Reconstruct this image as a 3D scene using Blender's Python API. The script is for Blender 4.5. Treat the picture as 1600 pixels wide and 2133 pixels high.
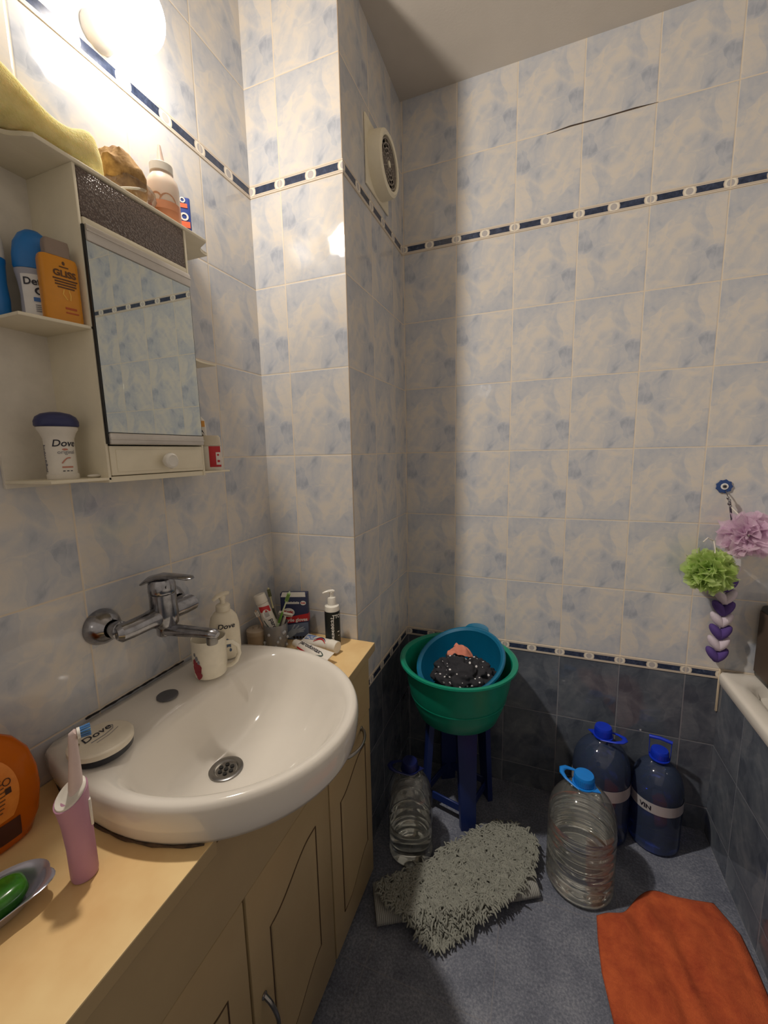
import bpy, bmesh, math, random
from mathutils import Vector, Matrix, noise
PI = math.pi
random.seed(7)
S = bpy.context.scene
COL = S.collection
for o in list(bpy.data.objects):
    bpy.data.objects.remove(o)

# ------------------------------------------------------------------ camera
CAM = Vector((0.8143, -0.8988, 1.368))
yaw, pitch, roll = -0.3667, -0.1458, -0.0215
fwd = Vector((math.sin(yaw) * math.cos(pitch), math.cos(yaw) * math.cos(pitch), math.sin(pitch)))
rt = fwd.cross(Vector((0, 0, 1))).normalized()
up = rt.cross(fwd)
c_, s_ = math.cos(roll), math.sin(roll)
r2, u2 = c_ * rt + s_ * up, -s_ * rt + c_ * up
cd = bpy.data.cameras.new('camera')
cam = bpy.data.objects.new('camera', cd)
COL.objects.link(cam)
cd.sensor_fit = 'HORIZONTAL'
cd.sensor_width = 36.0
cd.lens = 847.8 * 36.0 / 1600.0
cd.clip_start = 0.01
M = Matrix((r2, u2, -fwd)).transposed().to_4x4()
M.translation = CAM
cam.matrix_world = M
S.camera = cam

# ------------------------------------------------------------------ world, exposure
w = bpy.data.worlds.new('world')
S.world = w
w.use_nodes = True
w.node_tree.nodes['Background'].inputs[0].default_value = (0.9, 0.85, 0.8, 1)
w.node_tree.nodes['Background'].inputs[1].default_value = 0.02
S.view_settings.view_transform = 'Standard'
S.view_settings.look = 'None'
S.view_settings.exposure = 0.0
S.view_settings.gamma = 1.0
S.view_settings.use_curve_mapping = False
LAMP = Vector((0.098, -0.25, 2.165))
GLOBE_GLOW = 12.0
LAMP_WATTS = 21.0
LAMP_COLOR = (1.0, 0.915, 0.81)
pl_ = bpy.data.lights.new('bulb_light', 'POINT')
pl_.energy = LAMP_WATTS
pl_.color = LAMP_COLOR
pl_.shadow_soft_size = 0.03
pl_.use_nodes = True
nt_ = pl_.node_tree
fo_ = nt_.nodes.new('ShaderNodeLightFalloff')
fo_.inputs['Strength'].default_value = 1.0
mx_ = nt_.nodes.new('ShaderNodeMath'); mx_.operation = 'MULTIPLY_ADD'      # gentle falloff, between linear and constant
mx_.inputs[1].default_value = 0.62
m2_ = nt_.nodes.new('ShaderNodeMath'); m2_.operation = 'MULTIPLY'; m2_.inputs[1].default_value = 0.38
nt_.links.new(fo_.outputs['Linear'], m2_.inputs[0])
nt_.links.new(fo_.outputs['Constant'], mx_.inputs[0]); nt_.links.new(m2_.outputs[0], mx_.inputs[2])
nt_.links.new(mx_.outputs[0], nt_.nodes['Emission'].inputs['Strength'])
bl_o = bpy.data.objects.new('bulb_light', pl_)
COL.objects.link(bl_o)
bl_o.location = LAMP

# ------------------------------------------------------------------ materials
def lin(c):
    f = lambda v: v / 12.92 if v <= 0.04045 else ((v + 0.055) / 1.055) ** 2.4
    return tuple(f(v / 255.0) for v in c) + (1.0,)

class NT:
    def __init__(s, name):
        s.m = bpy.data.materials.new(name)
        s.m.use_nodes = True
        s.t = s.m.node_tree
        s.b = s.t.nodes['Principled BSDF']
        s.out = s.t.nodes['Material Output']
    def n(s, typ, **kw):
        nd = s.t.nodes.new(typ)
        for k, v in kw.items():
            setattr(nd, k, v)
        return nd
    def l(s, a, b):
        s.t.links.new(a, b)
    def inp(s, sock, v):
        if isinstance(v, bpy.types.NodeSocket):
            s.l(v, sock)
        else:
            sock.default_value = v
    def math(s, op, a, b=0.0, c=0.0):
        nd = s.n('ShaderNodeMath', operation=op)
        s.inp(nd.inputs[0], a); s.inp(nd.inputs[1], b); s.inp(nd.inputs[2], c)
        return nd.outputs[0]
    def mix(s, f, a, b):
        nd = s.n('ShaderNodeMix', data_type='RGBA')
        s.inp(nd.inputs[0], f); s.inp(nd.inputs[6], a); s.inp(nd.inputs[7], b)
        return nd.outputs[2]
    def ramp(s, f, stops):
        nd = s.n('ShaderNodeValToRGB')
        e = nd.color_ramp.elements
        e[0].position, e[0].color = stops[0]
        e[1].position, e[1].color = stops[-1]
        for p, c in stops[1:-1]:
            x = e.new(p); x.color = c
        s.l(f, nd.inputs[0])
        return nd.outputs[0]
    def pos(s):
        return s.n('ShaderNodeTexCoord').outputs['Object']
    def noise(s, vec, scale, detail=2.0, rough=0.5, dist=0.0):
        nd = s.n('ShaderNodeTexNoise')
        s.l(vec, nd.inputs['Vector'])
        nd.inputs['Scale'].default_value = scale
        nd.inputs['Detail'].default_value = detail
        nd.inputs['Roughness'].default_value = rough
        nd.inputs['Distortion'].default_value = dist
        return nd.outputs['Fac']
    def bump(s, h, strength, dist=0.001):
        nd = s.n('ShaderNodeBump')
        nd.inputs['Strength'].default_value = strength
        nd.inputs['Distance'].default_value = dist
        s.l(h, nd.inputs['Height'])
        s.l(nd.outputs[0], s.b.inputs['Normal'])

MATS = {}
def pm(name, rgb, rough=0.5, metal=0.0, var=0.06, scale=25.0, bump=0.0, bscale=300.0, spec=0.5, sss=0.0, rgb2=None, coat=0.0):
    if name in MATS:
        return MATS[name]
    t = NT(name)
    p = t.pos()
    a = lin(rgb)
    if rgb2:
        b = lin(rgb2)
    else:
        b = tuple(max(0, v * (1 - var * 2)) for v in a[:3]) + (1,)
    f = t.noise(p, scale, 4.0, 0.6)
    col = t.ramp(f, [(0.35, a), (0.7, b)])
    t.l(col, t.b.inputs['Base Color'])
    t.b.inputs['Roughness'].default_value = rough
    t.b.inputs['Metallic'].default_value = metal
    t.b.inputs['Specular IOR Level'].default_value = spec
    t.b.inputs['Coat Weight'].default_value = coat
    if sss:
        t.b.inputs['Subsurface Weight'].default_value = sss
        t.b.inputs['Subsurface Radius'].default_value = (0.01, 0.008, 0.006)
        t.b.inputs['Subsurface Scale'].default_value = 0.5
    if bump:
        t.bump(t.noise(p, bscale, 3.0), bump)
    MATS[name] = t.m
    return t.m

ROW_TOP = 1.116            # a horizontal grout line
TH, TB = 0.2471, 0.0339    # tile height, border height
Z_BB = ROW_TOP + 4 * TH; Z_BT = Z_BB + TB
Z_LT = ROW_TOP - 2 * TH; Z_LB = Z_LT - TB

def tile_mat(name, axis, u0, dark=False, lowdark=True, tw=0.2):
    """glazed wall tiles on a 20 x 25 cm grid; axis = horizontal world axis, u0 = one vertical joint"""
    t = NT(name)
    geo = t.n('ShaderNodeNewGeometry')
    sep = t.n('ShaderNodeSeparateXYZ')
    t.l(geo.outputs['Position'], sep.inputs[0])
    u = sep.outputs[axis]; z = sep.outputs[2]
    fu = t.math('MULTIPLY', t.math('FRACT', t.math('DIVIDE', t.math('SUBTRACT', u, u0 - 20 * tw), tw)), tw)
    above = t.math('GREATER_THAN', z, (Z_BB + Z_BT) / 2)
    below = t.math('LESS_THAN', z, (Z_LB + Z_LT) / 2)
    zz = t.math('SUBTRACT', z, t.math('MULTIPLY', above, TB))
    zz = t.math('ADD', zz, t.math('MULTIPLY', below, TB))
    fz = t.math('MULTIPLY', t.math('FRACT', t.math('DIVIDE', t.math('SUBTRACT', zz, ROW_TOP - 20 * TH), TH)), TH)
    du = t.math('MINIMUM', fu, t.math('SUBTRACT', tw, fu))
    dz = t.math('MINIMUM', fz, t.math('SUBTRACT', TH, fz))
    d = t.math('MINIMUM', du, dz)
    # the printed marbling, the same on every tile, some tiles laid upside down
    iu = t.math('FLOOR', t.math('DIVIDE', t.math('SUBTRACT', u, u0 - 20 * tw), tw))
    iz = t.math('FLOOR', t.math('DIVIDE', t.math('SUBTRACT', zz, ROW_TOP - 20 * TH), TH))
    cid = t.n('ShaderNodeCombineXYZ'); t.l(iu, cid.inputs[0]); t.l(iz, cid.inputs[1])
    wn = t.n('ShaderNodeTexWhiteNoise', noise_dimensions='3D'); t.l(cid.outputs[0], wn.inputs['Vector'])
    flip = t.math('GREATER_THAN', wn.outputs['Value'], 0.6)
    sg = t.math('SUBTRACT', 1.0, t.math('MULTIPLY', flip, 2.0))
    cmb = t.n('ShaderNodeCombineXYZ')
    t.l(t.math('MULTIPLY', t.math('SUBTRACT', fu, tw / 2), sg), cmb.inputs[0]); t.l(t.math('MULTIPLY', t.math('SUBTRACT', fz, TH / 2), sg), cmb.inputs[1])
    mp0 = t.n('ShaderNodeMapping'); mp0.inputs['Location'].default_value = (1.93, 2.41, 0.2)
    t.l(cmb.outputs[0], mp0.inputs[0])
    v = mp0.outputs[0]
    wr = t.n('ShaderNodeTexNoise'); wr.inputs['Scale'].default_value = 11.0; wr.inputs['Detail'].default_value = 3.0
    t.l(v, wr.inputs['Vector'])
    vm1 = t.n('ShaderNodeVectorMath', operation='SUBTRACT'); t.l(wr.outputs['Color'], vm1.inputs[0]); vm1.inputs[1].default_value = (0.5, 0.5, 0.5)
    vm2 = t.n('ShaderNodeVectorMath', operation='MULTIPLY_ADD'); t.l(vm1.outputs[0], vm2.inputs[0]); vm2.inputs[1].default_value = (0.11, 0.11, 0); t.l(v, vm2.inputs[2])
    def strokes(rot, sc):
        mp = t.n('ShaderNodeMapping'); mp.inputs['Rotation'].default_value = (0, 0, rot); mp.inputs['Scale'].default_value = (1.5, 0.75, 1)
        t.l(vm2.outputs[0], mp.inputs[0])
        vor = t.n('ShaderNodeTexVoronoi'); vor.inputs['Scale'].default_value = sc
        t.l(mp.outputs[0], vor.inputs['Vector'])
        bw = t.n('ShaderNodeRGBToBW'); t.l(vor.outputs['Color'], bw.inputs[0])
        fade = t.math('SUBTRACT', 1.0, t.math('MULTIPLY', vor.outputs['Distance'], 0.9))
        return t.math('MULTIPLY', t.math('SUBTRACT', bw.outputs[0], 0.5), fade)
    n1 = t.noise(v, 10.0, 3.0, 0.55, 0.7)
    n2 = t.noise(vm2.outputs[0], 34.0, 4.0, 0.6, 0.4)
    m = t.math('ADD', t.math('MULTIPLY', n1, 0.75), t.math('MULTIPLY', strokes(0.55, 14.0), 0.30))
    m = t.math('ADD', m, t.math('MULTIPLY', strokes(-0.5, 11.0), 0.26))
    m = t.math('ADD', t.math('ADD', m, 0.10), t.math('MULTIPLY', t.math('SUBTRACT', n2, 0.5), 0.34))
    light = t.ramp(m, [(0.27, lin((164, 169, 181))), (0.37, lin((187, 190, 197))), (0.50, lin((203, 201, 200))), (0.58, lin((213, 207, 200))), (0.70, lin((219, 210, 197)))])
    darkc = t.ramp(m, [(0.3, lin((74, 80, 92))), (0.5, lin((94, 100, 110))), (0.68, lin((112, 116, 124)))])
    if dark:
        col, gl = darkc, (118, 122, 132)
    elif lowdark:
        col, gl = t.mix(below, light, darkc), None
    else:
        col, gl = light, (222, 206, 182)
    groutc = t.mix(below, lin((222, 208, 188)), lin((128, 128, 134))) if gl is None else lin(gl)
    gm = t.math('LESS_THAN', d, 0.0016)
    col = t.mix(gm, col, groutc)
    t.l(col, t.b.inputs['Base Color'])
    rg = t.math('ADD', t.math('MULTIPLY', gm, 0.5), 0.07)
    t.l(rg, t.b.inputs['Roughness'])
    edge = t.math('MINIMUM', t.math('DIVIDE', d, 0.0035), 1.0)
    wav = t.noise(geo.outputs['Position'], 22.0, 2.0)
    h = t.math('ADD', t.math('MULTIPLY', edge, 0.9), t.math('MULTIPLY', wav, 0.9))
    t.bump(h, 0.5, 0.0012)
    return t.m

def border_mat(name, axis, u0):
    """relief border strip: dark blue bars between cream rings"""
    t = NT(name)
    geo = t.n('ShaderNodeNewGeometry')
    sep = t.n('ShaderNodeSeparateXYZ')
    t.l(geo.outputs['Position'], sep.inputs[0])
    u = sep.outputs[axis]; z = sep.outputs[2]
    P = 0.1
    fu = t.math('MULTIPLY', t.math('FRACT', t.math('DIVIDE', t.math('SUBTRACT', u, u0 - 20.05), P)), P)   # ring at P/2
    du = t.math('ABSOLUTE', t.math('SUBTRACT', fu, P / 2))
    hi = t.math('GREATER_THAN', z, 1.3)
    zc = t.math('ADD', (Z_LB + Z_LT) / 2, t.math('MULTIPLY', hi, (Z_BB - Z_LB)))
    dz = t.math('ABSOLUTE', t.math('SUBTRACT', z, zc))
    r = t.math('SQRT', t.math('ADD', t.math('MULTIPLY', du, du), t.math('MULTIPLY', dz, dz)))
    bar = t.math('MULTIPLY', t.math('GREATER_THAN', r, 0.0175), t.math('LESS_THAN', dz, 0.0092))
    ring = t.math('MULTIPLY', t.math('LESS_THAN', r, 0.0145), t.math('GREATER_THAN', r, 0.0095))
    inner = t.math('LESS_THAN', r, 0.0095)
    nz = t.noise(geo.outputs['Position'], 60.0, 4.0, 0.65, 0.6)
    blue = t.ramp(nz, [(0.3, lin((34, 42, 62))), (0.6, lin((58, 68, 92))), (0.8, lin((98, 108, 128)))])
    cream = lin((214, 202, 186))
    col = t.mix(bar, cream, blue)
    col = t.mix(ring, col, lin((236, 228, 212)))
    col = t.mix(inner, col, lin((186, 180, 178)))
    frame = t.math('MULTIPLY', t.math('GREATER_THAN', dz, 0.0115), t.math('LESS_THAN', dz, 0.0135))
    col = t.mix(frame, col, lin((188, 174, 158)))
    fj = t.math('FRACT', t.math('DIVIDE', t.math('SUBTRACT', u, u0 - 20.0), 0.2))
    jm = t.math('LESS_THAN', t.math('MINIMUM', fj, t.math('SUBTRACT', 1.0, fj)), 0.006)
    col = t.mix(jm, col, lin((226, 212, 190)))
    t.l(col, t.b.inputs['Base Color'])
    t.b.inputs['Roughness'].default_value = 0.22
    h = t.math('ADD', t.math('MULTIPLY', ring, 1.0), t.math('MULTIPLY', bar, -0.6))
    t.bump(h, 0.6, 0.0015)
    return t.m

def floor_mat():
    t = NT('floor tiles')
    p = t.n('ShaderNodeNewGeometry').outputs['Position']
    a = t.noise(p, 9.0, 6.0, 0.7, 0.4)
    b = t.noise(p, 160.0, 4.0, 0.7)
    m = t.math('ADD', t.math('MULTIPLY', a, 0.4), t.math('MULTIPLY', b, 0.6))
    col = t.ramp(m, [(0.36, lin((74, 78, 92))), (0.5, lin((104, 108, 121))), (0.64, lin((138, 141, 150)))])
    sep = t.n('ShaderNodeSeparateXYZ'); t.l(p, sep.inputs[0])
    def line(ax, o):
        f = t.math('FRACT', t.math('DIVIDE', t.math('SUBTRACT', sep.outputs[ax], o - 3.3), 0.33))
        return t.math('LESS_THAN', t.math('MINIMUM', f, t.math('SUBTRACT', 1.0, f)), 0.004)
    g = t.math('MAXIMUM', line(0, 0.085), line(1, 0.25))
    col = t.mix(t.math('MULTIPLY', g, 0.5), col, lin((128, 126, 128)))
    t.l(col, t.b.inputs['Base Color'])
    t.b.inputs['Roughness'].default_value = 0.42
    t.bump(m, 0.3, 0.001)
    return t.m

def clear_mat(name, tint, gloss=0.12, alpha=0.9):
    """thin clear plastic: see-through with a fresnel sheen"""
    t = NT(name)
    tr = t.n('ShaderNodeBsdfTransparent'); tr.inputs[0].default_value = tint
    gl = t.n('ShaderNodeBsdfGlossy'); gl.inputs['Roughness'].default_value = gloss
    df = t.n('ShaderNodeBsdfDiffuse'); df.inputs[0].default_value = tint
    lw = t.n('ShaderNodeLayerWeight'); lw.inputs[0].default_value = 0.35
    nz = t.noise(t.pos(), 40.0, 2.0)
    f = t.math('ADD', t.math('MULTIPLY', lw.outputs['Fresnel'], 0.75), t.math('MULTIPLY', nz, 0.04))
    m0 = t.n('ShaderNodeMixShader'); m0.inputs[0].default_value = 1 - alpha
    t.l(tr.outputs[0], m0.inputs[1]); t.l(df.outputs[0], m0.inputs[2])
    m1 = t.n('ShaderNodeMixShader')
    t.l(f, m1.inputs[0]); t.l(m0.outputs[0], m1.inputs[1]); t.l(gl.outputs[0], m1.inputs[2])
    t.l(m1.outputs[0], t.out.inputs[0])
    return t.m

def glassy(name, rgb, ior=1.33, rough=0.03):
    t = NT(name)
    t.l(t.ramp(t.noise(t.pos(), 20.0), [(0.3, lin(rgb)), (0.7, lin(tuple(min(255, c + 6) for c in rgb)))]), t.b.inputs['Base Color'])
    t.b.inputs['Transmission Weight'].default_value = 1.0
    t.b.inputs['IOR'].default_value = ior
    t.b.inputs['Roughness'].default_value = rough
    return t.m

# ------------------------------------------------------------------ mesh helpers
class MB:
    def __init__(s):
        s.bm = bmesh.new()
    def raw(s, verts, faces, M=None):
        vs = [s.bm.verts.new(M @ Vector(v) if M else v) for v in verts]
        out = []
        for f in faces:
            try:
                out.append(s.bm.faces.new([vs[i] for i in f]))
            except ValueError:
                pass
        return vs, out
    def box(s, lo, hi, bev=0.0, seg=2, M=None):
        x0, y0, z0 = lo; x1, y1, z1 = hi
        v = [(x0,y0,z0),(x1,y0,z0),(x1,y1,z0),(x0,y1,z0),(x0,y0,z1),(x1,y0,z1),(x1,y1,z1),(x0,y1,z1)]
        f = [(0,3,2,1),(4,5,6,7),(0,1,5,4),(1,2,6,5),(2,3,7,6),(3,0,4,7)]
        vs, fs = s.raw(v, f, M)
        if bev:
            es = list({e for q in fs for e in q.edges})
            bmesh.ops.bevel(s.bm, geom=es, offset=bev, segments=seg, affect='EDGES', profile=0.5)
        return s
    def loft(s, rings, cap0=True, cap1=True, closed=True, M=None):
        n = len(rings[0])
        V = []
        for r in rings:
            V += list(r)
        F = []
        for i in range(len(rings) - 1):
            for j in range(n if closed else n - 1):
                k = (j + 1) % n
                F.append((i*n+j, i*n+k, (i+1)*n+k, (i+1)*n+j))
        if cap0: F.append(tuple(range(n))[::-1])
        if cap1: F.append(tuple((len(rings)-1)*n + j for j in range(n)))
        s.raw(V, F, M)
        return s
    def lathe(s, prof, n=40, sx=1.0, sy=1.0, M=None, cap0=True, cap1=True):
        rings = [[(r*sx*math.cos(2*PI*j/n), r*sy*math.sin(2*PI*j/n), z) for j in range(n)] for r, z in prof]
        return s.loft(rings, cap0, cap1, True, M)
    def tube(s, pts, rad, n=10, caps=True, flat=1.0):
        pts = [Vector(p) for p in pts]
        if not isinstance(rad, (list, tuple)):
            rad = [rad] * len(pts)
        rings = []
        t0 = (pts[1] - pts[0]).normalized()
        ref = Vector((0, 0, 1)) if abs(t0.z) < 0.9 else Vector((1, 0, 0))
        a = t0.cross(ref).normalized()
        for i, p in enumerate(pts):
            t = (pts[min(i+1, len(pts)-1)] - pts[max(i-1, 0)])
            if t.length < 1e-9: t = t0
            t.normalize()
            a = (a - t * a.dot(t)).normalized()
            b = t.cross(a)
            rings.append([p + rad[i] * (math.cos(2*PI*j/n) * a + math.sin(2*PI*j/n) * flat * b) for j in range(n)])
        return s.loft(rings, caps, caps)
    def prism(s, poly, z0, z1, M=None, bev=0.0):
        n = len(poly)
        V = [(x, y, z0) for x, y in poly] + [(x, y, z1) for x, y in poly]
        F = [tuple(range(n))[::-1], tuple(range(n, 2*n))]
        for j in range(n):
            k = (j+1) % n
            F.append((j, k, n+k, n+j))
        vs, fs = s.raw(V, F, M)
        if bev:
            es = list({e for f in fs[:2] for e in f.edges})
            bmesh.ops.bevel(s.bm, geom=es, offset=bev, segments=2, affect='EDGES', profile=0.5)
        return s
    def ball(s, c, r, n=20, m=12, M=None):
        if not isinstance(r, (tuple, list)): r = (r, r, r)
        rings = []
        for i in range(1, m):
            a = -PI/2 + PI*i/m
            rings.append([(c[0]+r[0]*math.cos(a)*math.cos(2*PI*j/n), c[1]+r[1]*math.cos(a)*math.sin(2*PI*j/n), c[2]+r[2]*math.sin(a)) for j in range(n)])
        return s.loft(rings, True, True, True, M)
    def grid(s, fn, nu, nv):
        V = [fn(i/nu, j/nv) for j in range(nv+1) for i in range(nu+1)]
        F = [(j*(nu+1)+i, j*(nu+1)+i+1, (j+1)*(nu+1)+i+1, (j+1)*(nu+1)+i) for j in range(nv) for i in range(nu)]
        s.raw(V, F)
        return s
    def build(s, name, mat, parent=None, smooth=True, ang=40, fix=True):
        if fix:
            bmesh.ops.recalc_face_normals(s.bm, faces=s.bm.faces)
        me = bpy.data.meshes.new(name)
        s.bm.to_mesh(me); s.bm.free()
        if smooth:
            me.polygons.foreach_set('use_smooth', [True] * len(me.polygons))
            me.set_sharp_from_angle(angle=math.radians(ang))
        me.materials.append(mat)
        o = bpy.data.objects.new(name, me)
        COL.objects.link(o)
        if parent is not None:
            o.parent = parent
        return o

def tag(o, label, cat, group=None):
    o['label'] = label; o['category'] = cat
    if group: o['group'] = group
    return o
def thing(name, label, cat, loc=(0, 0, 0), rz=0.0, group=None, rot=None):
    o = bpy.data.objects.new(name, None)
    COL.objects.link(o)
    o.empty_display_size = 0.02
    o.location = loc
    o.rotation_euler = rot if rot else (0, 0, rz)
    return tag(o, label, cat, group)
def struct(o):
    o['kind'] = 'structure'
    return o
def face_cam(x, y):
    return math.atan2(CAM.x - x, -(CAM.y - y))

def text_geo(body, size, bold=0.0, align='CENTER', shear=0.0):
    cu = bpy.data.curves.new('t', 'FONT')
    cu.body = body; cu.size = size; cu.align_x = align; cu.offset = bold; cu.shear = shear
    cu.resolution_u = 4
    ob = bpy.data.objects.new('t', cu)
    COL.objects.link(ob)
    dg = bpy.context.evaluated_depsgraph_get()
    me = bpy.data.meshes.new_from_object(ob.evaluated_get(dg), depsgraph=dg)
    V = [v.co.copy() for v in me.vertices]
    F = [tuple(p.vertices) for p in me.polygons]
    bpy.data.objects.remove(ob); bpy.data.curves.remove(cu); bpy.data.meshes.remove(me)
    return V, F
def lettering(body, size, fn, mat, parent, bold=0.0, align='CENTER', shear=0.0, name='lettering'):
    V, F = text_geo(body, size, bold, align, shear)
    b = MB()
    b.raw([fn(v.x, v.y) for v in V], F)
    return b.build(name, mat, parent, smooth=False, fix=False)
def on_cyl(rx, ry, u0, v0, eps=0.0006, rot=0.0):
    """maps flat (u, v) onto the front (-Y) of an upright elliptic cylinder"""
    def fn(u, v):
        if rot:
            u, v = u*math.cos(rot)-v*math.sin(rot), u*math.sin(rot)+v*math.cos(rot)
        a = (u + u0) / rx
        return Vector(((rx+eps)*math.sin(a), -(ry+eps)*math.cos(a), v + v0))
    return fn
def on_front(y, u0, v0, eps=0.0006):
    return lambda u, v: Vector((u + u0, y - eps, v + v0))
def cyl_patch(mb, rx, ry, a0, a1, z0, z1, eps=0.0004, n=16):
    mb.grid(lambda s, t: Vector(((rx+eps)*math.sin(a0+(a1-a0)*s), -(ry+eps)*math.cos(a0+(a1-a0)*s), z0+(z1-z0)*t)), n, 1)
    return mb

# common materials
M_white = pm('white plastic', (232, 226, 214), 0.35)
M_whiteg = pm('glossy white plastic', (236, 232, 222), 0.2)
M_black = pm('black plastic', (22, 22, 24), 0.35)
M_ink = pm('dark ink', (28, 28, 44), 0.5)
M_navy = pm('navy ink', (30, 38, 84), 0.45)
M_red = pm('red print', (196, 40, 48), 0.4)
M_wprint = pm('white print', (236, 234, 230), 0.45)
M_chrome = pm('worn chrome', (168, 168, 172), 0.16, 1.0, var=0.2, scale=60, rgb2=(132, 132, 136))
M_steel = pm('brushed steel', (150, 148, 146), 0.28, 1.0, var=0.1)
M_ceram = pm('white ceramic', (228, 222, 212), 0.09, var=0.02, scale=6, coat=0.3)
M_cream = pm('cream cabinet plastic', (236, 227, 202), 0.42, var=0.03)
M_brownink = pm('brown ink', (96, 60, 30), 0.5)

# ================================================================== room
YC, WC, YB = 0.1893, 0.2992, 0.6918
CEIL = 2.618
XR, YF = 2.12, -1.75
def plane_box(name, lo, hi, mat):
    return struct(MB().box(lo, hi).build(name, mat, smooth=False))
plane_box('floor', (-0.1, YF-0.1, -0.1), (XR+0.1, YB+0.1, 0), floor_mat())
plane_box('ceiling', (-0.1, YF-0.1, CEIL), (XR+0.1, YB+0.1, CEIL+0.1),
          pm('painted ceiling', (198, 190, 180), 0.85, var=0.04, scale=4, bump=0.25, bscale=160))
T_left = tile_mat('tiles on left wall', 1, YC-0.191, lowdark=True)
T_back = tile_mat('tiles on back wall', 0, 0.3064)
T_pf = tile_mat('tiles on pillar front', 0, 0.1039)
T_ps = tile_mat('tiles on pillar side', 1, 0.384)
T_rest = tile_mat('tiles on right wall', 1, 0.49)
plane_box('wall_left', (-0.1, YF, 0), (0, YB, CEIL), T_left)
plane_box('wall_back', (0, YB, 0), (XR, YB+0.1, CEIL), T_back)
plane_box('wall_right', (XR, YF, 0), (XR+0.1, YB, CEIL), T_rest)
plane_box('wall_front', (0, YF-0.1, 0), (XR, YF, CEIL), tile_mat('tiles on front wall', 0, 0.1))
# boxed-in pillar in the corner
pb = MB().box((0, YC, 0), (WC, YB, CEIL)).build('wall_pillar', T_pf, smooth=False)
pb.data.materials.append(T_ps)
for p in pb.data.polygons:
    if abs(p.normal.x) > 0.9: p.material_index = 1
struct(pb)
# relief border strips, upper and lower
E_ = 0.0025
B_left = border_mat('border on left wall', 1, YC-0.191)
B_back = border_mat('border on back wall', 0, 0.3064)
B_pf = border_mat('border on pillar front', 0, 0.1039)
B_ps = border_mat('border on pillar side', 1, 0.384)
strips = [(0, (0, YF, Z_BB), (E_, YC, Z_BT), B_left), (0, (0, YC-E_, Z_BB), (WC+E_, YC, Z_BT), B_pf),
          (0, (WC, YC, Z_BB), (WC+E_, YB, Z_BT), B_ps), (0, (WC, YB-E_, Z_BB), (XR, YB, Z_BT), B_back),
          (0, (WC, YC, Z_LB), (WC+E_, YB, Z_LT), B_ps), (0, (WC, YB-E_, Z_LB), (XR, YB, Z_LT), B_back)]
for i, (_, lo, hi, m) in enumerate(strips):
    struct(MB().box(lo, hi, 0.0007, 1).build('trim_%d' % (i+1), m, smooth=False))
# metal edge on the pillar corner, crack in the grout high on the back wall
struct(MB().box((WC-0.001, YC-0.0012, 0.6), (WC+0.0012, YC+0.001, CEIL)).build('trim_7', pm('corner grout', (176, 158, 138), 0.6), smooth=False))
struct(MB().tube([(0.80, YB-0.0002, Z_BT+TH-0.004), (0.87, YB-0.0002, Z_BT+TH+0.001), (0.96, YB-0.0002, Z_BT+TH), (1.05, YB-0.0002, Z_BT+TH+0.001), (1.11, YB-0.0002, Z_BT+TH)], [0.0006, 0.0022, 0.0016, 0.0022, 0.0005], 6).build('trim_8', pm('dark open joint', (70, 56, 46), 0.8)))
# cream strip of grout in the corner above the tub apron
struct(MB().box((1.398, YB-0.006, 0.47), (1.405, YB, 0.625), 0.002, 1).build('trim_9', pm('cream joint strip', (206, 190, 164), 0.6)))

# ================================================================== wall lamp
lt = thing('wall_lamp', 'glowing round bulb in a white wall holder above the mirror cabinet', 'lamp', (0, LAMP.y, LAMP.z))
RX = Matrix.Rotation(PI/2, 4, 'Y')
MB().lathe([(0.0, 0), (0.030, 0), (0.031, 0.004), (0.030, 0.03), (0.027, 0.036), (0.0, 0.036)], 32, M=RX).build('lamp_base', M_white, lt)
MB().lathe([(0.010, 0.0365), (0.010, 0.05), (0.0, 0.052)], 20, M=RX).build('lamp_socket', M_white, lt)
te = NT('glowing opal glass')
em = te.n('ShaderNodeEmission')
em.inputs[1].default_value = GLOBE_GLOW
nzc = te.ramp(te.noise(te.pos(), 5.0), [(0.3, LAMP_COLOR + (1,)), (0.7, tuple(c*0.97 for c in LAMP_COLOR) + (1,))])
te.l(nzc, em.inputs[0])
tr_ = te.n('ShaderNodeBsdfTransparent'); ad_ = te.n('ShaderNodeAddShader')
te.l(em.outputs[0], ad_.inputs[0]); te.l(tr_.outputs[0], ad_.inputs[1]); te.l(ad_.outputs[0], te.out.inputs[0])
R0 = 0.053
gp = [(R0*math.sin(a), 0.098-R0*math.cos(a)) for a in [0.60+(PI-0.61)*i/24 for i in range(25)]]
MB().lathe([(0.0275, 0.037), (0.029, 0.048)] + gp, 40, M=RX, cap0=False).build('opal_globe', te.m, lt)

# ================================================================== exhaust fan on pillar side
fan = thing('exhaust_fan', 'round cream vent fan on the shaded side of the pillar', 'fan', (WC, 0.438, 2.258))
MB().box((0, -0.095, -0.095), (0.006, 0.095, 0.095), 0.003).build('flange', M_cream, fan)
MB().lathe([(0.09, 0.004), (0.089, 0.03), (0.086, 0.045), (0.078, 0.05), (0.07, 0.047), (0.07, 0.032)], 48, M=RX, cap1=False).build('fan_housing', M_cream, fan)
gm_ = MB()
gm_.lathe([(0.07, 0.03), (0.0, 0.03)], 40, M=RX)
gm_.build('fan_well', pm('dark fan well', (92, 84, 78), 0.7), fan)
gb = MB()
for r in (0.016, 0.028, 0.04, 0.052, 0.064):
    gb.lathe([(r-0.0015, 0.04), (r+0.0015, 0.04), (r+0.0015, 0.044), (r-0.0015, 0.044), (r-0.0015, 0.04)], 36, M=RX, cap0=False, cap1=False)
for k in range(12):
    a = 2*PI*k/12
    gb.tube([(0.042, 0.008*math.cos(a), 0.008*math.sin(a)), (0.042, 0.071*math.cos(a), 0.071*math.sin(a))], 0.0015, 6)
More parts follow.
